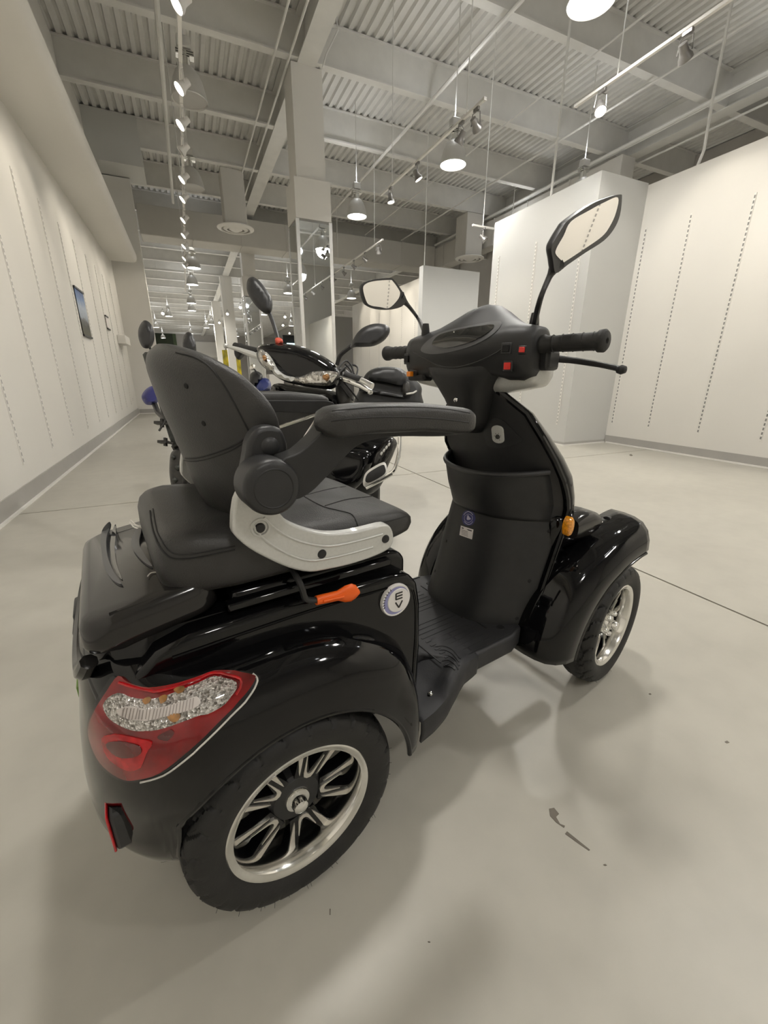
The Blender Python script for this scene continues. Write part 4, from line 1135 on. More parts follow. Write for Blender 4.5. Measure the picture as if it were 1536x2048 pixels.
# lug above the pivot
lg = [(490, 985), (494, 905), (500, 878), (515, 858), (540, 852), (562, 858), (573, 878), (577, 905), (575, 985)]
lgp = [SY(u, v, -0.245) for u, v in smooth_poly(lg, 4)]
LG, LG2 = sided(MB().prism(lgp, (0, 0.032, 0)), 'armrest_lug', 'soft_black', SCO, bevel=0.007, seg=3)
MB().lathe([(0.001, 0.004), (0.010, 0.003), (0.0135, 0.0), (0.001, -0.002)], SY(541, 893, -0.245), (0, -1, 0), 24).build('lug_cap', 'soft_black', LG)
am = [(560, 925), (600, 905), (640, 868), (656, 846), (680, 838), (760, 835), (860, 833), (925, 832), (944, 842), (938, 858), (925, 868), (880, 873), (800, 873), (752, 879), (715, 892), (690, 915), (650, 958), (622, 985), (590, 1000), (555, 990)]
amp = [SY(u, v, -0.287) for u, v in smooth_poly(am, 3)]
AM, AM2 = sided(MB().prism(amp, (0, 0.040, 0)), 'armrest_arm', 'matte_black', SCO, bevel=0.008, seg=3)
# pad: rounded loaf along x, slightly drooping to the front
def pad():
    rings = []
    N = 26
    for i in range(N+1):
        t = i/N
        x = 0.062+0.305*t
        e = min(1, max(0.0, min(t, 1-t)*9)); e = sqrt(max(0.02, 1-(1-e)**2)) if e < 1 else 1
        zc = lerp([(0, 0.915), (0.25, 0.919), (0.6, 0.916), (1, 0.902)], t)
        hz = 0.0225*e; hy = 0.034*e
        ring = []
        for k in range(24):
            a = 2*pi*k/24; ca, sa = cos(a), sin(a); n = 3.4
            ring.append(Vector((x, -0.283+hy*math.copysign(abs(ca)**(2/n), ca), zc+hz*math.copysign(abs(sa)**(2/n), sa))))
        rings.append(ring)
    return MB().loft(rings)
pd = pad(); PD, PD2 = sided(pd, 'armrest_pad', 'leather', SCO, angle=70)
pdb = pd.bvh()
surf_line([(662, 842), (720, 836), (800, 834), (880, 838), (938, 845)], pdb, 0.0012, 0.0).build('stitched_seam', 'seam', PD)
surf_line([(664, 822), (740, 815), (820, 814), (890, 818), (940, 826)], pdb, 0.0010, 0.0).build('stitched_seam', 'seam', PD)

# ------------------------------------------------ floorboard
ZF = 0.292
fo = [(0.30, 0.0), (0.30, -0.12), (0.40, -0.13), (0.47, -0.217), (0.66, -0.218), (0.715, -0.20), (0.76, -0.14), (0.76, 0)]
full = [(x, y) for x, y in fo[1:-1]]
fl_poly = full + [(x, -y) for x, y in reversed(full)]
fb2 = MB().prism([(x, y, ZF-0.055) for x, y in fl_poly], (0, 0, 0.055))
FB = fb2.build('floorboard', 'floor_mat', SCO, bevel=0.008, seg=3)
for k in range(20):
    y = -0.180+0.019*k
    if abs(y) < 0.02: continue
    MB().box((0.44, y-0.003, ZF), (0.60, y+0.003, ZF+0.0012)).build('mat_rib', 'floor_mat', FB, smooth=False)
MB().box((0.415, -0.19, ZF), (0.418, 0.19, ZF+0.002)).box((0.625, -0.15, ZF), (0.628, 0.15, ZF+0.002)).build('mat_edge', 'seam', FB, smooth=False)
sided(MB().box((0.42, -0.206, ZF), (0.665, -0.203, ZF+0.003)), 'edge_line', 'soft_black', FB, smooth=False)
for (u, v, r) in ((858, 1167, 0.010), (876, 1201, 0.007), (926, 1234, 0.008), (1001, 1255, 0.013)):
    p = SZ(u, v, ZF)
    MB().lathe([(0.001, 0.0022), (r*0.8, 0.002), (r, 0.0), (0.001, -0.001)], (p.x, p.y, ZF), (0, 0, 1), 18).build('screw_plug', 'hole', FB)
# sculpted heel corner: the floorboard flares outward and falls to the rear, with a rounded outer rim
def heel():
    rows = []
    N, M = 26, 18
    for i in range(N+1):
        x = 0.520-0.225*i/N
        yo = lerp([(0.295, -0.268), (0.34, -0.267), (0.38, -0.262), (0.42, -0.250), (0.46, -0.234), (0.52, -0.219)], x)
        zt = lerp([(0.295, 0.236), (0.33, 0.242), (0.37, 0.254), (0.40, 0.270), (0.43, 0.287), (0.46, 0.2935), (0.52, 0.2925)], x)
        row = []
        for j in range(M+1):
            q = j/M
            y = -0.10+(yo+0.10)*min(1, q/0.78)
            e = (y-yo)/0.06
            rim = 0.022*math.exp(-((e-0.35)/0.35)**2)*lerp([(0.295, 0.0), (0.36, 0.25), (0.40, 1.0), (0.45, 0.7), (0.50, 0.0)], x)
            z = zt+rim
            if q > 0.78:
                f = (q-0.78)/0.22
                z = zt+rim-(0.008+0.052*f if f > 0.25 else 0.02*f/0.25*1.0)
                y = yo-0.004*sin(pi*min(1, f*1.2))
            row.append(Vector((x, y, z)))
        rows.append(row)
    return rows
hb_ = MB().grid(heel())
HEEL, HEEL2 = sided(hb_, 'heel_step', 'floor_mat', SCO, angle=60, solid=0.006, out=Vector((0, -0.3, 1)))
hvh = hb_.bvh()
for pix in ([(862, 1296), (885, 1292), (905, 1300), (920, 1318)], [(868, 1304), (888, 1300), (906, 1309), (918, 1324)], [(878, 1312), (895, 1311), (910, 1319), (918, 1332)], [(884, 1322), (898, 1321), (910, 1329), (917, 1340)], [(888, 1333), (900, 1333), (910, 1340)]):
    surf_line(pix, hvh, 0.0022, 0.0004).build('rubber_ripple', 'floor_mat', HEEL)
l, nn = hit(860, 1388, hvh)
MB().lathe([(0.001, 0.004), (0.005, 0.0035), (0.008, 0.001), (0.008, 0.0), (0.001, 0.0)], l, nn, 14).build('step_bolt', 'chrome', HEEL)

# ------------------------------------------------ front shield
tabC = [(0.24, 0.592), (0.285, 0.600), (0.40, 0.645), (0.52, 0.675), (0.60, 0.690), (0.66, 0.697), (0.72, 0.712), (0.78, 0.702), (0.84, 0.688), (0.89, 0.672), (0.945, 0.655)]
tabE = [(0.24, 0.722), (0.285, 0.735), (0.40, 0.770), (0.52, 0.805), (0.60, 0.830), (0.64, 0.838), (0.70, 0.808), (0.775, 0.755), (0.83, 0.726), (0.89, 0.700), (0.945, 0.668)]
tabW = [(0.24, 0.192), (0.285, 0.196), (0.40, 0.200), (0.52, 0.203), (0.64, 0.203), (0.72, 0.202), (0.775, 0.195), (0.83, 0.172), (0.89, 0.138), (0.945, 0.066)]
tabF = [(0.24, 0.84), (0.40, 0.90), (0.52, 0.93), (0.64, 0.955), (0.72, 0.935), (0.775, 0.885), (0.83, 0.835), (0.89, 0.775), (0.945, 0.715)]
zs = [0.24, 0.262, 0.285, 0.32, 0.36, 0.40, 0.44, 0.48, 0.52, 0.56, 0.60, 0.63, 0.66, 0.69, 0.72, 0.75, 0.775, 0.80, 0.83, 0.86, 0.89, 0.915, 0.935, 0.945]
def shield_x(z, y):
    w_ = lerp(tabW, z); c_ = lerp(tabC, z); e_ = lerp(tabE, z)
    q = min(1, abs(y)/w_); n = lerp([(0.24, 3.2), (0.5, 2.8), (0.7, 2.2), (0.95, 2.0)], z)
    return c_+(e_-c_)*q**n
rows = []; frow = []
for z in zs:
    w_ = lerp(tabW, z); row = []; fr = []
    for j in range(33):
        y = -w_*cos(pi*j/32)
        row.append(Vector((shield_x(z, y), y, z)))
        q = abs(y)/w_
        e_ = lerp(tabE, z)+0.012; f_ = lerp(tabF, z)
        yo = y*(1+0.014/w_)
        fr.append(Vector((e_+(f_-e_)*sqrt(max(0, 1-q**2.4)), yo, z)))
    rows.append(row); frow.append(fr)
sh = MB().grid(rows); SH = sh.build('leg_shield', 'matte_black', SCO, angle=60, solid=0.006, out=Vector((-1, 0, 0)))
fs_ = MB().grid(frow); FS = fs_.build('front_shell', 'gloss_black', SCO, angle=60, solid=0.006, out=Vector((1, 0, 0)))
for j in (0, 32):
    MB().tube([r[j]*0.5+f[j]*0.5 for r, f in zip(rows, frow)], 0.009, 8).build('shell_edge', 'gloss_black', FS)
sbvh = sh.bvh()
# pocket bulging out of the shield
prow = []
for i in range(13):
    q = i/12; z0 = 0.722-0.128*q; row = []
    for j in range(25):
        y = -0.188+0.376*j/24
        zz = z0+0.018*(abs(y)/0.188)**2*(1-q)
        b0 = shield_x(zz, y)-0.002
        pro = (0.058*(1-q**1.6))*(1-(abs(y)/0.190)**5)
        row.append(Vector((b0-pro, y, zz)))
    prow.append(row)
po = MB().grid(prow); PO = po.build('storage_pocket', 'matte_black', SH, angle=60, solid=0.006, out=Vector((-1, 0, 0)))
MB().tube([p+Vector((0.003, 0, 0.0)) for p in prow[0]], 0.0075, 8).build('pocket_rim', 'soft_black', PO)
for (u, v) in ((919, 988), (1098, 1062), (1059, 1162), (1034, 1237), (893, 1082), (870, 1142)):
    l, nn = hit(u, v, sbvh)
    if l is None: continue
    MB().lathe([(0.001, 0.0015), (0.004, 0.001), (0.0055, 0.0), (0.001, -0.001)], l, nn, 12).build('screw_plug', 'hole', SH)
# ignition plate
l, nn = hit(997, 868, sbvh)
kx = Vector((0, -1, 0)); kx = (kx-nn*kx.dot(nn)).normalized(); kz = nn.cross(kx)
if kz.z < 0: kz = -kz
pl = []
for cx_, cz_, a0 in ((0, 0.010, 0), (0, -0.010, 180)):
    for k in range(9):
        a = radians(a0+180*k/8); pl.append(l+nn*0.001+kx*cos(a)*0.0185+kz*(cz_*1.35+sin(a)*0.012))
KY = MB().prism(pl, nn*0.004).build('ignition_plate', 'silver_paint', SH, bevel=0.0015)
kc = l+nn*0.005-kz*0.006
MB().lathe([(0.001, 0.001), (0.0042, 0.0012), (0.0062, 0.0022), (0.0068, 0.0), (0.001, 0.0)], kc, nn, 20).build('key_switch', 'dark_metal', KY)
km = MB()
for a in (20, 70, 120, 170, 225, 300): km.obox(kc+nn*0.0004+(kx*cos(radians(a))+kz*sin(radians(a)))*0.0100, kx*0.0010, kz*0.0012, nn*0.0003)
km.build('plate_marks', 'print_grey', KY, smooth=False)
sur = patch([(975, 890), (968, 858), (985, 838), (1005, 840), (1028, 862), (1044, 880), (1020, 892), (995, 896)], sbvh, 0.0008, 0.002, 8, True, 4); sur.build('ignition_surround', 'soft_black', SH, angle=60)
# stickers on the shield
stb = patch([(937, 1021), (946, 1024), (951, 1036), (946, 1048), (937, 1051), (928, 1048), (924, 1036), (928, 1024)], sbvh, 0.0006, 0.001, 6, True, 4).build('round_sticker', 'sticker_blue', SH)
surf_line([(928, 1030), (931, 1026), (937, 1023), (943, 1026), (946, 1030)], sbvh, 0.0012, 0.0008).build('sticker_lettering', 'sticker_lilac', stb)
surf_line([(929, 1043), (933, 1047), (938, 1049), (943, 1047), (946, 1043)], sbvh, 0.0009, 0.0008).build('sticker_lettering', 'sticker_lilac', stb)
surf_line([(930, 1032), (929, 1037), (931, 1042), (937, 1045), (943, 1042), (945, 1037), (944, 1032), (937, 1028), (930, 1032)], sbvh, 0.0006, 0.0008).build('sticker_ring', 'sticker_lilac', stb)
patch([(936, 1030), (939, 1034), (942, 1038), (937, 1040), (934, 1038)], sbvh, 0.0011, 0.0006, 4, True, 3).build('sticker_emblem', 'sticker_lilac', stb)
lb = patch([(922, 1051), (947, 1059), (944, 1079), (919, 1070)], sbvh, 0.0006, 0.001, 6, False).build('paper_label', 'paper', SH)
patch([(924, 1054.5), (944, 1061), (943.5, 1063), (923.7, 1056.5)], sbvh, 0.0009, 0.0005, 30, False).build('label_heading', 'badge_dark', lb)
for k in range(4):
    o_ = k*2.9
    patch([(923.2, 1059+o_), (936, 1063.2+o_), (935.9, 1064.2+o_), (923.1, 1060+o_)], sbvh, 0.0009, 0.0005, 30, False).build('label_line', 'print_grey', lb)

# ------------------------------------------------ front mudguards
def mudguard():
    rows = []
    for k in range(33):
        th = radians(82 + 96*k/32); row = []
        for rr, y in ((0.250, -0.318), (0.262, -0.322), (0.290, -0.318), (0.318, -0.306), (0.338, -0.286), (0.348, -0.258), (0.352, -0.225), (0.352, -0.185)):
            f = lerp([(82, 0.97), (100, 1.0), (150, 1.02), (180, 0.97)], math.degrees(th))
            r2 = 0.250+(rr-0.250)*f if rr > 0.255 else rr
            r2 *= lerp([(82, 1.06), (95, 1.02), (115, 1.0), (150, 1.05), (180, 1.09)], math.degrees(th))
            row.append(Vector((WB+cos(th)*r2, y, TR+sin(th)*r2)))
        rows.append(row)
    return rows
mg = MB().grid(mudguard())
MG, MG2 = sided(mg, 'front_mudguard', 'gloss_black', SCO, angle=60, solid=0.006, out=('from', (1.085, -0.2, 0.2)))
sided(MB().tube([r[0] for r in mudguard()], 0.005, 8), 'mudguard_edge', 'gloss_soft', SCO)
# filler between shell and mudguard, lamp pod, amber marker, bumper tip
MB().box((0.80, -0.215, 0.50), (0.955, 0.215, 0.615)).build('nose_bridge', 'gloss_black', SCO, bevel=0.03, seg=4)
lp = MB()
rings = []
for x, hz in ((0.845, 0.030), (0.87, 0.040), (0.92, 0.042), (0.955, 0.030), (0.965, 0.012)):
    rings.append([Vector((x, -0.205+0.045*math.copysign(abs(cos(a))**0.6, cos(a)), 0.578+hz*math.copysign(abs(sin(a))**0.6, sin(a)))) for a in [2*pi*k/20 for k in range(20)]])
sided(lp.loft(rings), 'indicator_pod', 'gloss_soft', SCO)
ac = SY(1139, 1053, -0.250)
rings = [[ac+Vector((cos(a)*0.0145*s, o, sin(a)*0.027*s)) for a in [2*pi*k/24 for k in range(24)]] for s, o in ((1.0, 0.012), (1.0, -0.002), (0.85, -0.006), (0.5, -0.0075))]
MB().loft(rings).build('amber_reflector', 'amber', SCO)
sided(MB().lathe([(0.001, 0.05), (0.012, 0.047), (0.015, 0.035), (0.015, -0.05), (0.001, -0.05)], (1.105, -0.215, 0.548), (1, 0, -0.12), 18), 'bumper_tip', 'matte_black', SCO)

# ------------------------------------------------ steering head (turned a little to the left)
ST = radians(5.0); PX = 0.62
def st(p):
    x, y = p.x-PX, p.y
    return Vector((PX+x*cos(ST)-y*sin(ST), x*sin(ST)+y*cos(ST), p.z))
# neck
rings = []
for z, xc, hx, hy in ((0.830, 0.672, 0.022, 0.022), (0.855, 0.668, 0.040, 0.040), (0.885, 0.664, 0.052, 0.052), (0.92, 0.655, 0.060, 0.064), (0.95, 0.645, 0.066, 0.080), (0.975, 0.640, 0.070, 0.100), (1.00, 0.638, 0.068, 0.124), (1.02, 0.638, 0.058, 0.140)):
    rings.append([Vector((xc+hx*math.copysign(abs(cos(a))**0.65, cos(a)), hy*math.copysign(abs(sin(a))**0.65, sin(a)), z)) for a in [2*pi*k/36 for k in range(36)]])
NK = MB().loft(rings).build('steering_neck', 'matte_black', SCO, tf=st, angle=60)
p_ = SY(911, 800, -0.07)
MB().lathe([(0.001, 0.002), (0.0035, 0.0015), (0.005, 0.0), (0.001, -0.004)], to_local(ORG+fw*p_.x+lf*p_.y+Vector((0, 0, p_.z))), (-0.9, -0.4, 0), 12).build('neck_screw', 'chrome', NK)
# cowl: sections across
def cowl_rows():
    rings = []
    for y, xc, zc, a_, b_, tilt in ((-0.205, 0.640, 1.034, 0.034, 0.042, 0), (-0.200, 0.640, 1.032, 0.044, 0.052, 0), (-0.175, 0.642, 1.030, 0.053, 0.060, 4), (-0.140, 0.645, 1.034, 0.064, 0.062, 10),
                                (-0.105, 0.650, 1.046, 0.080, 0.058, 22), (-0.070, 0.655, 1.053, 0.096, 0.062, 30), (-0.035, 0.660, 1.060, 0.108, 0.066, 34), (0.0, 0.662, 1.063, 0.112, 0.068, 35)):
        ring = []
        for k in range(40):
            t = 2*pi*k/40; n = 2.8
            u_ = a_*math.copysign(abs(cos(t))**(2/n), cos(t)); v_ = b_*math.copysign(abs(sin(t))**(2/n), sin(t))
            c_, s_ = cos(radians(tilt)), sin(radians(tilt))
            ring.append(Vector((xc+u_*c_-v_*s_, y, zc+u_*s_+v_*c_)))
        rings.append(ring)
    m = [[Vector((p.x, -p.y, p.z)) for p in r] for r in reversed(rings[:-1])]
    return rings+m
cw = MB().loft(cowl_rows()); cw.v = [st(p) for p in cw.v]
CW = cw.build('handlebar_cowl', 'matte_black', SCO, angle=60)
wbvh = cw.bvh()
patch([(842, 700), (858, 680), (890, 663), (940, 652), (985, 644), (1003, 645), (996, 660), (970, 680), (930, 697), (890, 706), (860, 708)], wbvh, 0.0015, 0.003, 8, True, 4).build('dash_trim', 'grey_trim', CW, angle=60)
patch([(866, 688), (880, 672), (915, 662), (955, 655), (988, 652), (978, 666), (945, 684), (905, 695), (878, 695)], wbvh, 0.0035, 0.003, 8, True, 4).build('display', 'glass_black', CW, angle=60)
surf_line([(826, 705), (850, 716), (875, 730), (905, 735), (945, 727), (985, 710), (1012, 692)], wbvh, 0.0022, 0.0).build('cowl_crease', 'soft_black', CW)
# visor over the display
vs_ = []
for k in range(21):
    t = -1+2*k/20
    y = 0.105*t
    top = 1.140-0.062*abs(t)**2.2
    vs_.append((y, top))
vr = []
for j in range(8):
    q = j/7
    vr.append([Vector((0.645+0.085*q+0.10*abs(y/0.105)**2*0.25, y*(1+0.08*q), 1.085+(zt-1.085)*(sin(pi/2*min(1, (1-q)*1.6)) if q > 0.4 else 1)*(1-0.55*max(0, q-0.4)/0.6) - 0.02*abs(q-0.35))) for y, zt in vs_])
VI = MB().grid([[Vector((0.640, y, 1.075)) for y, zt in vs_]]+vr).build('display_visor', 'matte_black', CW, tf=st, angle=70, solid=0.004, out=Vector((-0.5, 0, 1)))
# front cowl, glossy
fc = MB(); rings = []
for y, xc, zc, a_, b_ in ((-0.205, 0.672, 0.992, 0.030, 0.026), (-0.19, 0.675, 0.990, 0.046, 0.036), (-0.13, 0.690, 0.986, 0.062, 0.042), (-0.06, 0.705, 0.982, 0.070, 0.048), (0, 0.712, 0.980, 0.072, 0.052), (0.06, 0.705, 0.982, 0.070, 0.048), (0.13, 0.690, 0.986, 0.062, 0.042), (0.19, 0.675, 0.990, 0.046, 0.036), (0.205, 0.672, 0.992, 0.030, 0.026)):
    rings.append([Vector((xc+a_*math.copysign(abs(cos(t))**0.7, cos(t)), y, zc+b_*math.copysign(abs(sin(t))**0.7, sin(t)))) for t in [2*pi*k/28 for k in range(28)]])
fc.loft(rings).build('front_cowl', 'silver_paint', CW, tf=st, angle=60)
# grips, brake lever
for s, nm in ((-1, 'handlebar_grip'), (1, 'handlebar_grip')):
    y0, y1 = s*0.205, s*0.342
    g_ = MB().lathe([(0.001, 0.0), (0.020, 0.0), (0.0205, 0.006), (0.0175, 0.010), (0.0165, 0.030), (0.0178, 0.06), (0.0175, 0.10), (0.0180, 0.122), (0.0215, 0.126), (0.0220, 0.136), (0.018, 0.140), (0.006, 0.141), (0.004, 0.136), (0.001, 0.136)], (0.640, y0, 1.047), (0, s, 0), 28)
    GR = g_.build(nm, 'rubber', SCO, tf=st, angle=50)
    for k in range(5):
        yy = y0+s*(0.025+0.022*k)
        MB().lathe([(0.0176, 0.0), (0.0189, 0.002), (0.0176, 0.004)], (0.640, yy, 1.047), (0.25, s, 0.1), 24, closed=True).build('grip_rib', 'rubber', GR, tf=st)
BL = MB().tube([st(Vector(p)) for p in smooth_poly([(0.668, -0.195, 1.022), (0.690, -0.215, 1.018), (0.702, -0.255, 1.013), (0.700, -0.310, 1.004), (0.690, -0.348, 0.997), (0.684, -0.362, 0.994)], 4, False)], [0.010, 0.0095, 0.009, 0.0085, 0.008, 0.0078, 0.0075, 0.007, 0.007, 0.0068, 0.0066, 0.0064, 0.006, 0.006, 0.006, 0.006, 0.006, 0.006, 0.006, 0.006, 0.006], 10).build('brake_lever', 'matte_black', SCO)
MB().lathe([(0.001, -0.010), (0.007, -0.008), (0.0098, 0), (0.007, 0.008), (0.001, 0.010)], st(Vector((0.684, -0.364, 0.993))), (0, -1, 0), 16).build('lever_ball', 'matte_black', BL)
MB().box((0.640, -0.225, 0.992), (0.690, -0.180, 1.036)).build('lever_clamp', 'matte_black', BL, tf=st, bevel=0.008)
# switches, placed on the rider's side of the cowl
def sw(u, v, wx, wz, body, face, nm):
    l, nn = hit(u, v, wbvh)
    if l is None:
        l = SX(u, v, 0.615); nn = Vector((-0.9, -0.3, 0.2)).normalized()
    nn = (nn*0.5+Vector((-1, -0.35, 0.1))).normalized()
    ax = Vector((0, -1, 0)); ax = (ax-nn*ax.dot(nn)).normalized(); az = nn.cross(ax)
    if az.z < 0: az = -az
    o = MB().obox(l, ax*wx*1.5, az*wz*1.6, nn*0.003).build(nm, body, CW, bevel=0.0015)
    MB().obox(l+nn*0.004, ax*wx, az*wz, nn*0.0035).build('switch_button', face, CW, bevel=0.001)
MB().box((0.598, 0.125, 0.965), (0.655, 0.196, 1.015)).build('switch_box', 'matte_black', CW, tf=st, bevel=0.008)
sw(1013, 697, 0.008, 0.0075, 'soft_black', 'hole', 'switch_bezel')
sw(1045, 700, 0.006, 0.0055, 'soft_black', 'red_button', 'switch_bezel')
sw(1016, 732, 0.0075, 0.0075, 'soft_black', 'red_button', 'switch_bezel')
sw(815, 718, 0.0075, 0.009, 'soft_black', 'hole', 'switch_bezel')
p_ = st(Vector((0.596, 0.165, 0.992)))
MB().obox(p_, Vector((0, 0.016, 0)), Vector((0, 0, 0.011)), Vector((0.003, 0, 0))).build('switch_bezel', 'soft_black', CW, bevel=0.0015)
MB().obox(SX(820, 748, 0.571), Vector((0.0008, 0.0095, 0)), Vector((0, 0, 0.0068)), Vector((0.006, 0, 0))).build('switch_button', 'orange_button', CW, bevel=0.001)
MB().cyl(st(Vector((0.62, 0.15, 1.0))), st(Vector((0.615, 0.15, 0.965))), 0.004, 8).build('cowl_pin', 'matte_black', CW)

# ------------------------------------------------ mirrors
def mirror(outl, glass, x, base, stem, target, cap):
    """outline and glass in pixels on the plane through x facing the reflected target"""
    cpt = SX(*cap, x)
    cw_ = ORG+fw*cpt.x+lf*cpt.y+Vector((0, 0, cpt.z))
    n = ((CAM-cw_).normalized()+(Vector(target)-cw_).normalized()).normalized()
    nl = Vector((n.dot(fw), n.dot(lf), n.z))
    def on(u, v, off=0.0):
        r = lray(u, v); t = (cpt+nl*off-LO).dot(nl)/r.dot(nl); return LO+r*t
    o2 = smooth_poly(outl, 4); g2 = smooth_poly(glass, 4)
    fr = [on(p[0], p[1]) for p in o2]
    cen = sum(fr, Vector())/len(fr)
    b = MB(); rings = [fr]
    for f, d in ((1.0, 0.008), (0.93, 0.018), (0.75, 0.028), (0.45, 0.034), (0.1, 0.036)):
        rings.append([cen+(p-cen)*f-nl*d for p in fr])
    b.loft(rings); M_ = b.build('mirror_housing', 'soft_black', SCO, angle=60)
    gp = [on(p[0], p[1], 0.0015) for p in g2]
    MB().prism(gp, -nl*0.003).build('mirror_glass', 'mirror_warm', M_, smooth=False)
    sp_ = [base]+[on(u, v, -0.012) for u, v in stem]
    sq = smooth_poly(sp_, 4, False); ns = len(sq)
    MB().tube(sq, [lerp([(0, 0.0075), (0.35, 0.0055), (0.6, 0.0065), (0.8, 0.012), (1.0, 0.017)], i/(ns-1)) for i in range(ns)], 10).build('mirror_stem', 'soft_black', M_)
    MB().lathe([(0.001, 0.045), (0.0085, 0.044), (0.0105, 0.030), (0.013, 0.0), (0.001, -0.002)], base-Vector((0, 0, 0.018)), (0, 0, 1), 18).build('stem_boot', 'matte_black', M_)
    return M_
RB = st(Vector((0.672, -0.148, 1.095))); RB = SY(1068, 650, RB.y)
mirror([(1240, 389), (1244, 395), (1240, 430), (1228, 458), (1207, 482), (1170, 506), (1135, 530), (1112, 546), (1106, 520), (1103, 497), (1110, 480), (1125, 455), (1137, 440), (1180, 410), (1215, 395)],
       [(1236, 395), (1232, 425), (1220, 452), (1204, 473), (1170, 497), (1132, 522), (1126, 523), (1112, 509), (1113, 497), (1127, 472), (1142, 443), (1180, 420), (1210, 404)],
       0.745, RB, [(1080, 600), (1095, 562), (1106, 540), (1114, 528)], (5.8, -0.15, 1.9), (1170, 465))
LB = SY(851, 668, 0.135)
mirror([(723, 577), (730, 565), (748, 559), (780, 556), (789, 561), (803, 580), (812, 597), (805, 612), (783, 619), (760, 619), (741, 614), (730, 604)],
       [(726, 577), (733, 567), (750, 562), (779, 560), (786, 563), (798, 580), (800, 588), (795, 600), (778, 616), (760, 614), (742, 611), (733, 603)],
       0.62, LB, [(838, 640), (822, 618), (808, 602), (800, 592)], (5.8, -0.85, 1.7), (765, 588))

# ------------------------------------------------ loose string on the lid
zt = 0.664
def lidp(u, v): return ORG+fw*SZ(u, v, zt).x+lf*SZ(u, v, zt).y+Vector((0, 0, zt))
o = MB()
for pts in ([(262, 1043), (272, 1052), (285, 1056), (292, 1060)], [(264, 1050), (276, 1056), (292, 1060), (282, 1052)], [(266, 1056), (280, 1060), (290, 1062)], [(260, 1047), (270, 1058), (284, 1061)]):
    o.tube([lidp(*p)+Vector((0, 0, 0.003)) for p in smooth_poly(pts, 4, False)], 0.0013, 5)
o = o.build('plastic_string', 'string'); tag(o, 'tangle of pale plastic string on the scooter lid behind the seat', 'string')
o = MB().tube([lidp(*p)+Vector((0, 0, 0.003)) for p in smooth_poly([(296, 1156), (303, 1149), (318, 1148), (330, 1152), (340, 1157)], 4, False)], 0.0011, 5).build('plastic_tie', 'string')
tag(o, 'single loose pale tie lying at the rear right of the scooter seat', 'string')
# ================================================================== THINGS BEHIND THE SCOOTER
def pillow(outl, d, front, back, rnd=True, step=7, flat=0.5, n=4, tilt=(0, 0)):
    """closed rounded body: outline in pixels at camera depth d (metres), bulging to the front and the back;
    tilt = change of depth per pixel in u and v"""
    pp = smooth_poly(outl, n) if rnd else [Vector(p) for p in outl]
    pp = [Vector((p.x, p.y)) for p in pp]; m = len(pp)
    xs_ = [p.x for p in pp]; ys_ = [p.y for p in pp]
    cu_, cv_ = sum(xs_)/m, sum(ys_)/m
    step = min(step, (max(xs_)-min(xs_))/4, (max(ys_)-min(ys_))/4)
    def inside(x, y):
        c = False; j = m-1
        for i in range(m):
            if (pp[i].y > y) != (pp[j].y > y) and x < (pp[j].x-pp[i].x)*(y-pp[i].y)/(pp[j].y-pp[i].y)+pp[i].x: c = not c
            j = i
        return c
    vs = list(pp); x = min(xs_)+step/2
    while x < max(xs_):
        y = min(ys_)+step/2
        while y < max(ys_):
            if inside(x, y) and min((Vector((x, y))-q).length for q in pp) > step*0.45: vs.append(Vector((x, y)))
            y += step
        x += step
    ov, oe, of, *_ = delaunay_2d_cdt(vs, [(i, (i+1) % m) for i in range(m)], [], 1, 1e-4)
    def edge_d(p):
        best = 1e9
        for i in range(m):
            a, b = pp[i], pp[(i+1) % m]; ab = b-a
            t = max(0, min(1, (p-a).dot(ab)/max(1e-9, ab.length_squared)))
            best = min(best, (a+ab*t-p).length)
        return best
    dist = [edge_d(p) for p in ov]; mx = max(max(dist), 1e-3)
    top = []; bot = []
    for p, e in zip(ov, dist):
        f = min(1, e/(mx*flat)); f = sqrt(max(0, 1-(1-f)**2))
        dd = d+tilt[0]*(p.x-cu_)+tilt[1]*(p.y-cv_)
        top.append(WD(p.x, p.y, dd-front*f)); bot.append(WD(p.x, p.y, dd+back*f+0.002))
    nv = len(top)
    fs = [tuple(f) for f in of]+[tuple(i+nv for i in reversed(f)) for f in of]
    cnt = {}
    for f in of:
        for i in range(len(f)): cnt[(f[i], f[(i+1) % len(f)])] = 1
    for (a, c) in list(cnt):
        if (c, a) not in cnt: fs.append((c, a, a+nv, c+nv))
    return MB().add(top+bot, fs)
def in_frame(b, base):
    b.v = [p-Vector(base) for p in b.v]; return b
def wtube(pix, r, base, n=8, k=4):
    """tube through (u, v, depth) points"""
    pts = [WD(u, v, d)-Vector(base) for u, v, d in pix]
    return MB().tube(smooth_poly(pts, k, False), r, n)
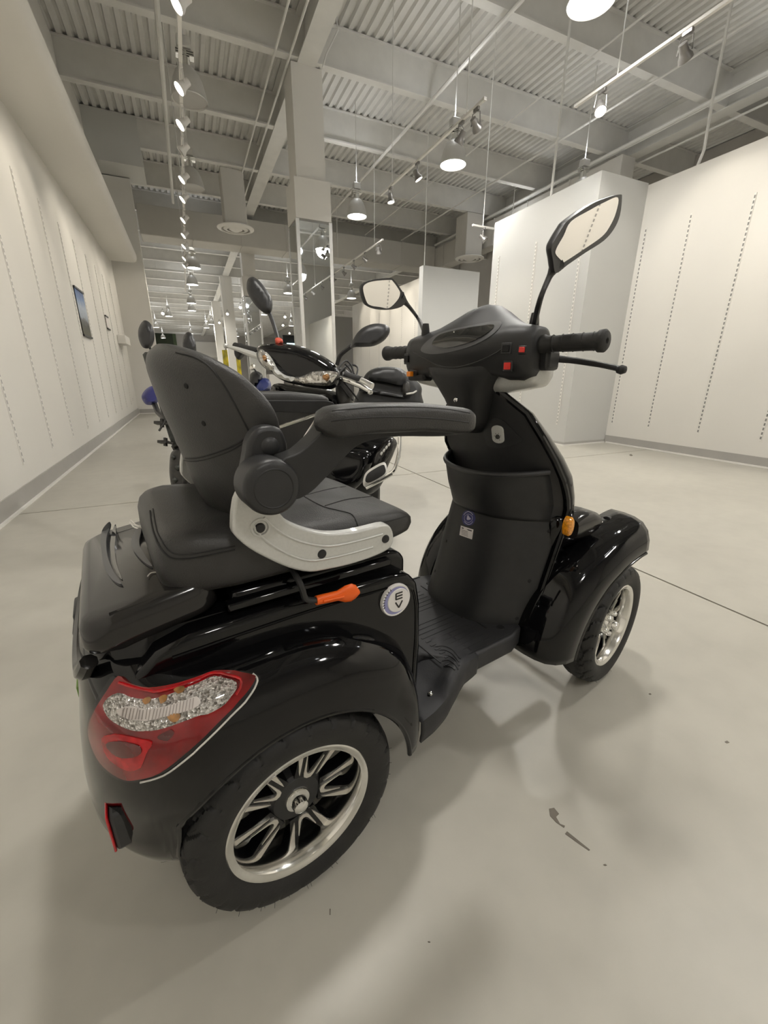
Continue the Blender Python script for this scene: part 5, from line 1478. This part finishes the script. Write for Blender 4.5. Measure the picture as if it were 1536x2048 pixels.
def road_wheel(parent, c, axis, R, wdt, nm='wheel'):
    o = MB().lathe([(R*0.62, -wdt*0.42), (R*0.80, -wdt*0.5), (R*0.95, -wdt*0.36), (R, 0), (R*0.95, wdt*0.36), (R*0.80, wdt*0.5), (R*0.62, wdt*0.42)], c, axis, 40, closed=True).build(nm, 'rubber', parent)
    MB().lathe([(R*0.62, -wdt*0.4), (R*0.55, -wdt*0.3), (R*0.55, wdt*0.3), (R*0.62, wdt*0.4)], c, axis, 40, closed=True).build('wheel_rim', 'chrome', o)
    b = MB(); ax = Vector(axis).normalized(); a = ax.orthogonal().normalized(); bb = ax.cross(a)
    for k in range(5):
        t = 2*pi*k/5; dr = a*cos(t)+bb*sin(t); b2 = MB().tube([Vector(c)+dr*0.02, Vector(c)+dr*R*0.57], 0.014, 6); b2.build('wheel_spoke', 'dark_metal', o)
    MB().lathe([(0.001, -wdt*0.45), (0.03, -wdt*0.45), (0.03, wdt*0.45), (0.001, wdt*0.45)], c, axis, 20).build('wheel_hub', 'dark_metal', o)
    return o

# ------------------------------------------------ black moped facing the viewer
base = WD(655, 900, 2.25); base.z = 0
MO = thing('moped', 'glossy black moped with chrome levers, clear headlamps and a rear top box', 'moped', base)
B0 = base
def mp(b, name, m, parent=None, **k): return in_frame(b, B0).build(name, m, parent or MO, **k)
cowl = mp(pillow([(512, 706), (517, 693), (535, 686), (565, 687), (600, 692), (635, 706), (664, 724), (676, 738), (681, 752), (676, 770), (660, 779), (630, 776), (595, 770), (565, 761), (540, 744), (520, 727)], 2.02, 0.07, 0.16, tilt=(-0.0004, 0)), 'handlebar_cowl', 'gloss_black', angle=70)
mp(pillow([(516, 711), (519, 700), (527, 700), (537, 711), (545, 723), (552, 735), (548, 741), (536, 738), (523, 728)], 1.945, 0.025, 0.07, tilt=(-0.0004, 0)), 'headlamp', 'headlamp_clear', cowl, angle=70)
mp(pillow([(531, 704), (540, 712), (549, 726), (557, 740), (572, 751), (590, 755), (582, 763), (562, 757), (548, 748), (540, 728)], 1.93, 0.02, 0.08, tilt=(-0.0004, 0)), 'chrome_band', 'silver_paint', cowl, angle=70)
mp(pillow([(580, 757), (605, 752), (625, 743), (645, 741), (675, 745), (670, 757), (657, 771), (635, 771), (605, 767)], 1.915, 0.025, 0.08, tilt=(-0.0004, 0)), 'headlamp', 'headlamp_clear', cowl, angle=70)
mp(pillow([(645, 750), (655, 747), (661, 754), (654, 762), (646, 759)], 1.888, 0.014, 0.01), 'indicator_lens', 'lens_amber', cowl, angle=70)
mp(pillow([(524, 712), (530, 710), (534, 718), (528, 722)], 1.918, 0.008, 0.01), 'indicator_lens', 'lens_amber', cowl, angle=70)
o = mp(MB().tube([WD(453, 692, 2.15), WD(480, 700, 2.12), WD(505, 709, 2.09), WD(520, 714, 2.06)], [0.008, 0.012, 0.016, 0.012], 10), 'brake_lever', 'silver_paint')
mp(MB().lathe([(0.001, -0.014), (0.010, -0.010), (0.014, 0), (0.010, 0.010), (0.001, 0.014)], WD(452, 692, 2.15), CR, 14), 'lever_ball', 'silver_paint', o)
mp(MB().tube([WD(470, 692, 2.2), WD(520, 704, 2.12)], 0.018, 12), 'handlebar_grip', 'rubber')
mp(pillow([(470, 690), (478, 686), (488, 690), (490, 702), (488, 712), (478, 720), (470, 712), (468, 700)], 2.22, 0.03, 0.05), 'bar_end', 'matte_black', angle=70)
o = mp(MB().tube([WD(680, 756, 1.98), WD(700, 763, 1.96), WD(722, 772, 1.94), WD(738, 782, 1.92)], [0.012, 0.013, 0.013, 0.010], 10), 'brake_lever', 'chrome')
mp(MB().lathe([(0.001, -0.014), (0.010, -0.010), (0.014, 0), (0.010, 0.010), (0.001, 0.014)], WD(740, 784, 1.92), CR, 14), 'lever_ball', 'chrome', o)
mp(MB().tube([WD(690, 752, 2.05), WD(722, 762, 2.03)], 0.022, 12), 'handlebar_grip', 'rubber')
mp(MB().tube([WD(720, 762, 2.03), WD(744, 774, 2.01)], 0.020, 12), 'bar_end', 'alu')
# mirrors
o = mp(pillow([(493, 572), (496, 558), (506, 554), (518, 561), (530, 575), (542, 594), (545, 612), (541, 626), (530, 627), (516, 616), (503, 600), (495, 585)], 2.15, 0.03, 0.035), 'mirror_housing', 'soft_black', angle=70)
in_frame(wtube([(537, 622, 2.16), (546, 645, 2.13), (553, 668, 2.1), (558, 690, 2.06)], 0.011, (0, 0, 0)), B0).build('mirror_stem', 'soft_black', o)
mp(pillow([(550, 678), (556, 675), (564, 678), (566, 685), (560, 688), (552, 687)], 2.04, 0.012, 0.012), 'mirror_tag', 'red_tag', o, angle=70)
o = mp(pillow([(700, 696), (706, 680), (716, 664), (730, 653), (750, 647), (770, 649), (779, 656), (778, 668), (767, 682), (748, 692), (725, 694), (712, 694)], 1.9, 0.03, 0.035), 'mirror_housing', 'soft_black', angle=70)
in_frame(wtube([(712, 686, 1.92), (695, 698, 1.95), (680, 712, 1.98), (674, 730, 2.0)], 0.010, (0, 0, 0)), B0).build('mirror_stem', 'soft_black', o)
# body, leg shield and rear
mp(pillow([(548, 768), (600, 772), (660, 780), (700, 800), (752, 850), (792, 880), (788, 905), (775, 935), (768, 960), (748, 985), (700, 1000), (640, 990), (590, 960), (555, 910), (538, 860), (540, 800)], 2.25, 0.08, 0.25, flat=0.6, step=14), 'leg_shield', 'gloss_black', angle=70)
mp(pillow([(752, 905), (770, 880), (788, 878), (786, 900), (770, 925), (752, 932), (744, 925)], 2.10, 0.02, 0.06), 'side_panel', 'gloss_soft', angle=70)
for k in range(4):
    mp(pillow([(760+k*5, 908-k*6), (763+k*5, 903-k*6), (766+k*5, 905-k*6), (763+k*5, 911-k*6)], 2.075, 0.003, 0.006), 'logo_letter', 'alu', angle=70)
mp(pillow([(600, 880), (650, 870), (690, 890), (745, 905), (730, 960), (690, 985), (640, 960)], 2.14, 0.05, 0.05), 'front_mudguard', 'gloss_black', angle=70)
o = mp(pillow([(726, 968), (729, 950), (740, 938), (764, 925), (772, 928), (774, 945), (768, 958), (742, 972), (732, 975)], 2.02, 0.004, 0.02, flat=0.15), 'footrest', 'alu', angle=40)
mp(pillow([(731, 963), (733, 951), (742, 942), (764, 930), (770, 934), (769, 948), (742, 964)], 2.012, 0.004, 0.006, flat=0.15), 'footrest_pad', 'rubber', o, angle=40)
in_frame(MB().tube([WD(732, 976, 2.0), WD(760, 962, 1.99), WD(785, 948, 1.98)], 0.008, 8), B0).build('footrest_bar', 'chrome', o)
in_frame(wtube([(800, 872, 2.04), (799, 900, 2.02), (794, 925, 2.0), (787, 942, 1.99), (772, 952, 2.0)], 0.0095, (0, 0, 0)), B0).build('crash_bar', 'chrome', MO)
in_frame(MB().tube([WD(548, 858, 1.85), WD(590, 844, 1.86), WD(634, 829, 1.88)], 0.008, 8), B0).build('chrome_strut', 'chrome', MO)
for k in range(3):
    in_frame(MB().tube([WD(600+7*k, 888, 1.84), WD(625+6*k, 850, 1.86), WD(645+5*k, 815, 1.88)], 0.0065, 8), B0).build('chrome_strut', 'chrome', MO)
# cables
for k, pix in enumerate(([(672, 742, 2.1), (690, 722, 2.2), (702, 730, 2.2), (708, 748, 2.15)], [(675, 748, 2.1), (698, 730, 2.25), (715, 735, 2.25), (712, 755, 2.2)], [(690, 728, 2.2), (700, 738, 2.2), (706, 752, 2.15)], [(680, 770, 2.1), (695, 790, 2.15), (705, 800, 2.2)], [(685, 760, 2.1), (705, 785, 2.15), (716, 800, 2.2)])):
    in_frame(wtube(pix, 0.005, (0, 0, 0)), B0).build('control_cable', 'matte_black', MO)
mp(pillow([(672, 742), (690, 738), (704, 752), (708, 780), (700, 808), (682, 815), (672, 790)], 2.2, 0.04, 0.06), 'handlebar_clamp', 'dark_metal', angle=70)
# top box
tbx = mp(pillow([(716, 815), (718, 780), (726, 757), (738, 742), (760, 734), (795, 735), (812, 744), (828, 757), (842, 772), (843, 788), (836, 818)], 2.75, 0.06, 0.34, flat=0.25, step=9), 'top_box', 'matte_black', angle=70)
mp(pillow([(737, 758), (743, 743), (765, 737), (798, 739), (812, 752), (804, 770), (770, 764)], 2.66, 0.012, 0.03, flat=0.3), 'box_lid_panel', 'soft_black', tbx, angle=70)
mp(pillow([(718, 776), (760, 782), (806, 790), (808, 796), (760, 788), (718, 782)], 2.67, 0.006, 0.02, rnd=False), 'box_rim', 'soft_black', tbx)
mp(pillow([(806, 768), (818, 764), (820, 782), (812, 792), (806, 788)], 2.65, 0.02, 0.04), 'box_latch', 'dark_metal', tbx, angle=70)
in_frame(MB().tube([WD(812, 788, 2.63), WD(826, 786, 2.66), WD(840, 778, 2.74)], 0.006, 8), B0).build('box_rim', 'alu', tbx)
w1 = WD(655, 900, 2.25)-B0; w1.z = 0.25
road_wheel(MO, (0.0, 0.0, 0.25), (0.9, -0.43, 0), 0.25, 0.10, 'front_wheel')
w2 = WD(742, 960, 2.95)-B0
road_wheel(MO, (w2.x, w2.y, 0.25), (0.93, -0.36, 0), 0.25, 0.11, 'rear_wheel')
f1 = WD(640, 790, 2.15)-B0
in_frame(MB().tube([f1+B0, Vector((0, 0, 0.25))+B0], 0.03, 10), B0).build('fork', 'dark_metal', MO)
s1 = WD(760, 830, 2.7)-B0
in_frame(MB().tube([Vector((0.1, 0.2, 0.42))+B0, Vector((w2.x, w2.y, 0.32))+B0], 0.07, 12), B0).build('frame', 'dark_metal', MO)
in_frame(MB().tube([Vector((w2.x, w2.y, 0.30))+B0, Vector((w2.x*1.02, w2.y*1.02, 0.55))+B0, s1+B0+Vector((0, 0, 0.02))], 0.06, 10), B0).build('seat_tail', 'matte_black', MO)

# ------------------------------------------------ scooter at the left, seen past the backrest
base = WD(395, 960, 2.7); base.z = 0
B0 = base
SL = thing('second_scooter', 'dark scooter with oval mirrors and a clamped back board behind the seat', 'mobility scooter', base)
def sp2(b, name, m, parent=None, **k): return in_frame(b, B0).build(name, m, parent or SL, **k)
o = sp2(pillow([(276, 664), (280, 650), (288, 641), (298, 644), (306, 656), (309, 674), (305, 690), (296, 697), (285, 694), (278, 680)], 2.5, 0.03, 0.035), 'mirror_housing', 'soft_black', angle=70)
in_frame(MB().tube([WD(297, 690, 2.52), WD(312, 720, 2.6), WD(345, 760, 2.68)], 0.007, 8), B0).build('mirror_stem', 'soft_black', o)
o = sp2(pillow([(365, 690), (367, 673), (375, 664), (384, 668), (391, 685), (392, 702), (385, 712), (370, 710)], 2.75, 0.03, 0.035), 'mirror_housing', 'soft_black', angle=70)
in_frame(MB().tube([WD(376, 705, 2.77), WD(372, 735, 2.72), WD(356, 765, 2.68)], 0.007, 8), B0).build('mirror_stem', 'soft_black', o)
bb = sp2(pillow([(285, 709), (290, 704), (297, 704), (302, 730), (315, 768), (332, 812), (348, 858), (362, 891), (346, 894), (338, 875), (325, 832), (310, 785), (296, 745)], 2.45, 0.02, 0.10, rnd=False, flat=0.3), 'back_board', 'dark_panel', angle=50)
for (u, v) in ((320, 846), (327, 884)):
    b = MB()
    c_ = WD(u, v, 2.42)
    b.obox(c_, CR*0.026, CD_*0.008, CF*0.02); b.obox(c_+CR*0.012, CR*0.006, CD_*0.024, CF*0.012)
    b.tube([c_+CR*0.02, c_+CR*0.06+CD_*0.01], 0.008, 8)
    sp2(b, 'clamp', 'dark_metal', bb, smooth=False)
in_frame(MB().tube([WD(335, 835, 2.42), WD(318, 862, 2.40)], 0.006, 8), B0).build('clamp', 'dark_metal', bb)
sp2(pillow([(339, 925), (342, 906), (352, 898), (366, 896), (378, 920), (378, 965), (360, 985), (345, 978), (339, 950)], 2.45, 0.05, 0.10), 'drive_unit', 'dark_metal', angle=70)
for (u, v, a) in ((346, 915, 10), (356, 935, 14), (350, 960, 12)):
    sp2(pillow([(u-a/2, v), (u, v-a/2), (u+a/2, v), (u, v+a/2)], 2.40, 0.015, 0.02), 'drive_cover', 'dark_panel', angle=70)
in_frame(MB().tube([WD(352, 890, 2.5), WD(375, 930, 2.6), Vector((B0.x, B0.y, 0.4))], 0.03, 10), B0).build('frame', 'dark_metal', SL)
in_frame(MB().tube([WD(350, 762, 2.68), Vector((B0.x+0.05, B0.y, 0.75)), Vector((B0.x, B0.y, 0.30))], 0.03, 10), B0).build('steering_column', 'matte_black', SL)
road_wheel(SL, (0.0, 0.0, 0.17), (0.9, 0.43, 0), 0.17, 0.09, 'front_wheel')
bk2 = sp2(pillow([(283, 793), (290, 780), (303, 772), (315, 775), (318, 795), (312, 808), (296, 810), (288, 805)], 3.1, 0.08, 0.12, flat=0.4), 'delivery_tub', 'blue_plastic', angle=60)
del bk2
in_frame(MB().tube([WD(308, 805, 3.1), WD(316, 825, 3.0), WD(345, 850, 2.8), Vector((B0.x, B0.y, 0.55))], 0.02, 8), B0).build('tub_arm', 'dark_metal', SL)

# ------------------------------------------------ small things further back
base = WD(515, 800, 5.6); base.z = 0; B0 = base
MC = thing('motorbike', 'distant dark motorbike with a blue tank left of the white pedestal', 'motorbike', base)
def m3(b, name, m, parent=None, **k): return in_frame(b, B0).build(name, m, parent or MC, **k)
m3(pillow([(512, 772), (520, 758), (533, 756), (541, 764), (541, 778), (528, 783), (514, 782)], 5.5, 0.1, 0.2), 'fuel_tank', 'blue_paint', angle=60)
o = m3(pillow([(499, 734), (505, 727), (511, 731), (508, 738), (501, 740)], 5.45, 0.02, 0.03), 'mirror_housing', 'mirror_warm', angle=60)
in_frame(MB().tube([WD(508, 738, 5.47), WD(518, 750, 5.5), WD(524, 762, 5.5)], 0.012, 6), B0).build('mirror_stem', 'matte_black', o)
m3(pillow([(500, 750), (512, 742), (525, 750), (522, 765), (508, 776), (500, 778)], 5.55, 0.1, 0.15), 'fairing', 'soft_black', angle=60)
m3(pillow([(500, 780), (541, 778), (545, 800), (530, 815), (505, 812)], 5.6, 0.1, 0.15), 'engine', 'dark_metal', angle=60)
road_wheel(MC, (0, 0, 0.3), (0.7, 0.7, 0), 0.30, 0.12, 'front_wheel')
road_wheel(MC, (-0.55, 1.0, 0.3), (0.7, 0.7, 0), 0.30, 0.12, 'rear_wheel')
in_frame(MB().tube([B0+Vector((0, 0, 0.3)), B0+Vector((-0.2, 0.45, 0.6)), B0+Vector((-0.55, 1.0, 0.3))], 0.06, 8), B0).build('frame', 'dark_metal', MC)
p = WD(553, 790, 6.6)
t = thing('pedestal', 'slim white pedestal standing behind the moped headlamp', 'pedestal', (p.x, p.y, 0))
MB().box((-0.11, -0.11, 0), (0.11, 0.11, 0.99)).build('pedestal_body', 'wall_paint', t, smooth=False, bevel=0.004)
MB().box((-0.105, -0.105, 0), (0.105, 0.105, 0.05)).build('pedestal_base', 'white_strip', t, smooth=False)
# wooden chair seen under the moped cowl
p = WD(655, 800, 5.2)
t = thing('wooden_chair', 'brown wooden chair glimpsed under the moped headlamp', 'chair', (p.x, p.y, 0), 0.5)
for sx in (-1, 1):
    for sy in (-1, 1):
        MB().box((sx*0.19-0.02, sy*0.19-0.02, 0), (sx*0.19+0.02, sy*0.19+0.02, 0.45 if sy < 0 else 0.80)).build('leg', 'wood', t, smooth=False)
MB().box((-0.22, -0.22, 0.45), (0.22, 0.22, 0.49)).build('seat', 'wood', t, smooth=False, bevel=0.008)
MB().box((-0.17, 0.175, 0.62), (0.17, 0.205, 0.79)).build('backrest', 'wood', t, smooth=False, bevel=0.006)
# far wall: green shop front, paler panel for a lit stretch of wall, leafy posters, lit sign
def far_panel(name, u0, v0, u1, v1, m, lab, cat, Y=59.9, th=0.06, frame=None):
    a = WY(u0, v0, Y); b = WY(u1, v1, Y)
    x0, x1 = sorted((a.x, b.x)); z0, z1 = sorted((a.z, b.z))
    t = thing(name, lab, cat, ((x0+x1)/2, Y, z0))
    MB().box((-(x1-x0)/2, -th, 0), ((x1-x0)/2, 0.099, z1-z0)).build('panel_face', m, t, smooth=False)
    return t, (x1-x0), (z1-z0)
t, wd_, ht = far_panel('shop_front', 300, 650, 356, 702, 'shop_green', 'green shop front at the far end of the hall', 'shop front')
MB().box((-wd_*0.36, -0.10, 0.0), (wd_*0.36, -0.06, ht*0.70)).build('roller_door', 'shop_dark_green', t, smooth=False)
far_panel('lit_wall_panel', 391, 683, 437, 715, 'wall_paint', 'wide pale panel standing in for a lit stretch of the far wall', 'wall panel', 59.9)  # light falling on the far wall, drawn as a paler panel
far_panel('leafy_poster', 444, 700, 462, 770, 'poster_leaves', 'tall yellow leafy poster left of the third column', 'poster', 22.0, 0.04)
far_panel('leafy_poster', 472, 712, 486, 775, 'poster_leaves', 'yellow leafy poster right of the third column', 'poster', 21.0, 0.04)
for o in COL.objects:
    if o.name.startswith('leafy_poster'):
        z = o.location.z
        MB().box((-0.06, -0.02, -z), (0.06, 0.05, 0.02)).build('poster_stand', 'dark_metal', o, smooth=False)
t, wd_, ht = far_panel('lit_sign', 574, 686, 592, 692, 'screen_lit', 'small pale lit sign over the moped cowl', 'sign', 30.0, 0.05)
MB().box((-wd_*0.9, 0.09, -1.0), (wd_*0.6, 0.2, ht+0.5)).build('sign_board', 'hole', t, smooth=False)
MB().box((-0.06, 0.10, -t.location.z), (0.06, 0.18, -0.9)).build('sign_post', 'dark_metal', t, smooth=False)
# floor scuffs: a smear of dried paint and small dark bits
def scuff(pix, lab, m='joint_dark', nm='floor_mark'):
    P_ = [WZ(u, v, 0) for u, v in pix]
    o = MB().prism([(q.x, q.y, 0.0002) for q in P_], (0, 0, 0.0008)).build(nm, m, smooth=False); tag(o, lab, 'floor mark', 'marks on the floor'); return o
scuff([(1098, 1618), (1108, 1616), (1118, 1628), (1112, 1634), (1120, 1648), (1130, 1652), (1128, 1656), (1112, 1645), (1100, 1632)], 'dark smear of dried paint on the floor right of the rear wheel')
scuff([(1134, 1663), (1160, 1684), (1180, 1700), (1178, 1702), (1152, 1684), (1130, 1668)], 'thin scratch trailing from the dark paint smear')
scuff([(659, 1818), (661.5, 1818), (661, 1830), (659, 1830)], 'tiny dark bit on the floor below the rear wheel')
for k, (u, v, a, lab) in enumerate(((1210, 1730, 4, 'speck of dirt beyond the end of the long floor scratch'), (1454, 1484, 5, 'dark speck on the floor at the right edge below the front wheel'), (858, 1884, 3, 'small speck on the floor below and right of the rear wheel'), (1300, 1388, 3, 'small speck on the floor right of the front wheel'), (1262, 910, 4, 'small stain on the floor in front of the wall bay'))):
    scuff([(u-a, v), (u, v-a*0.5), (u+a, v+a*0.3), (u, v+a*0.6)], lab)
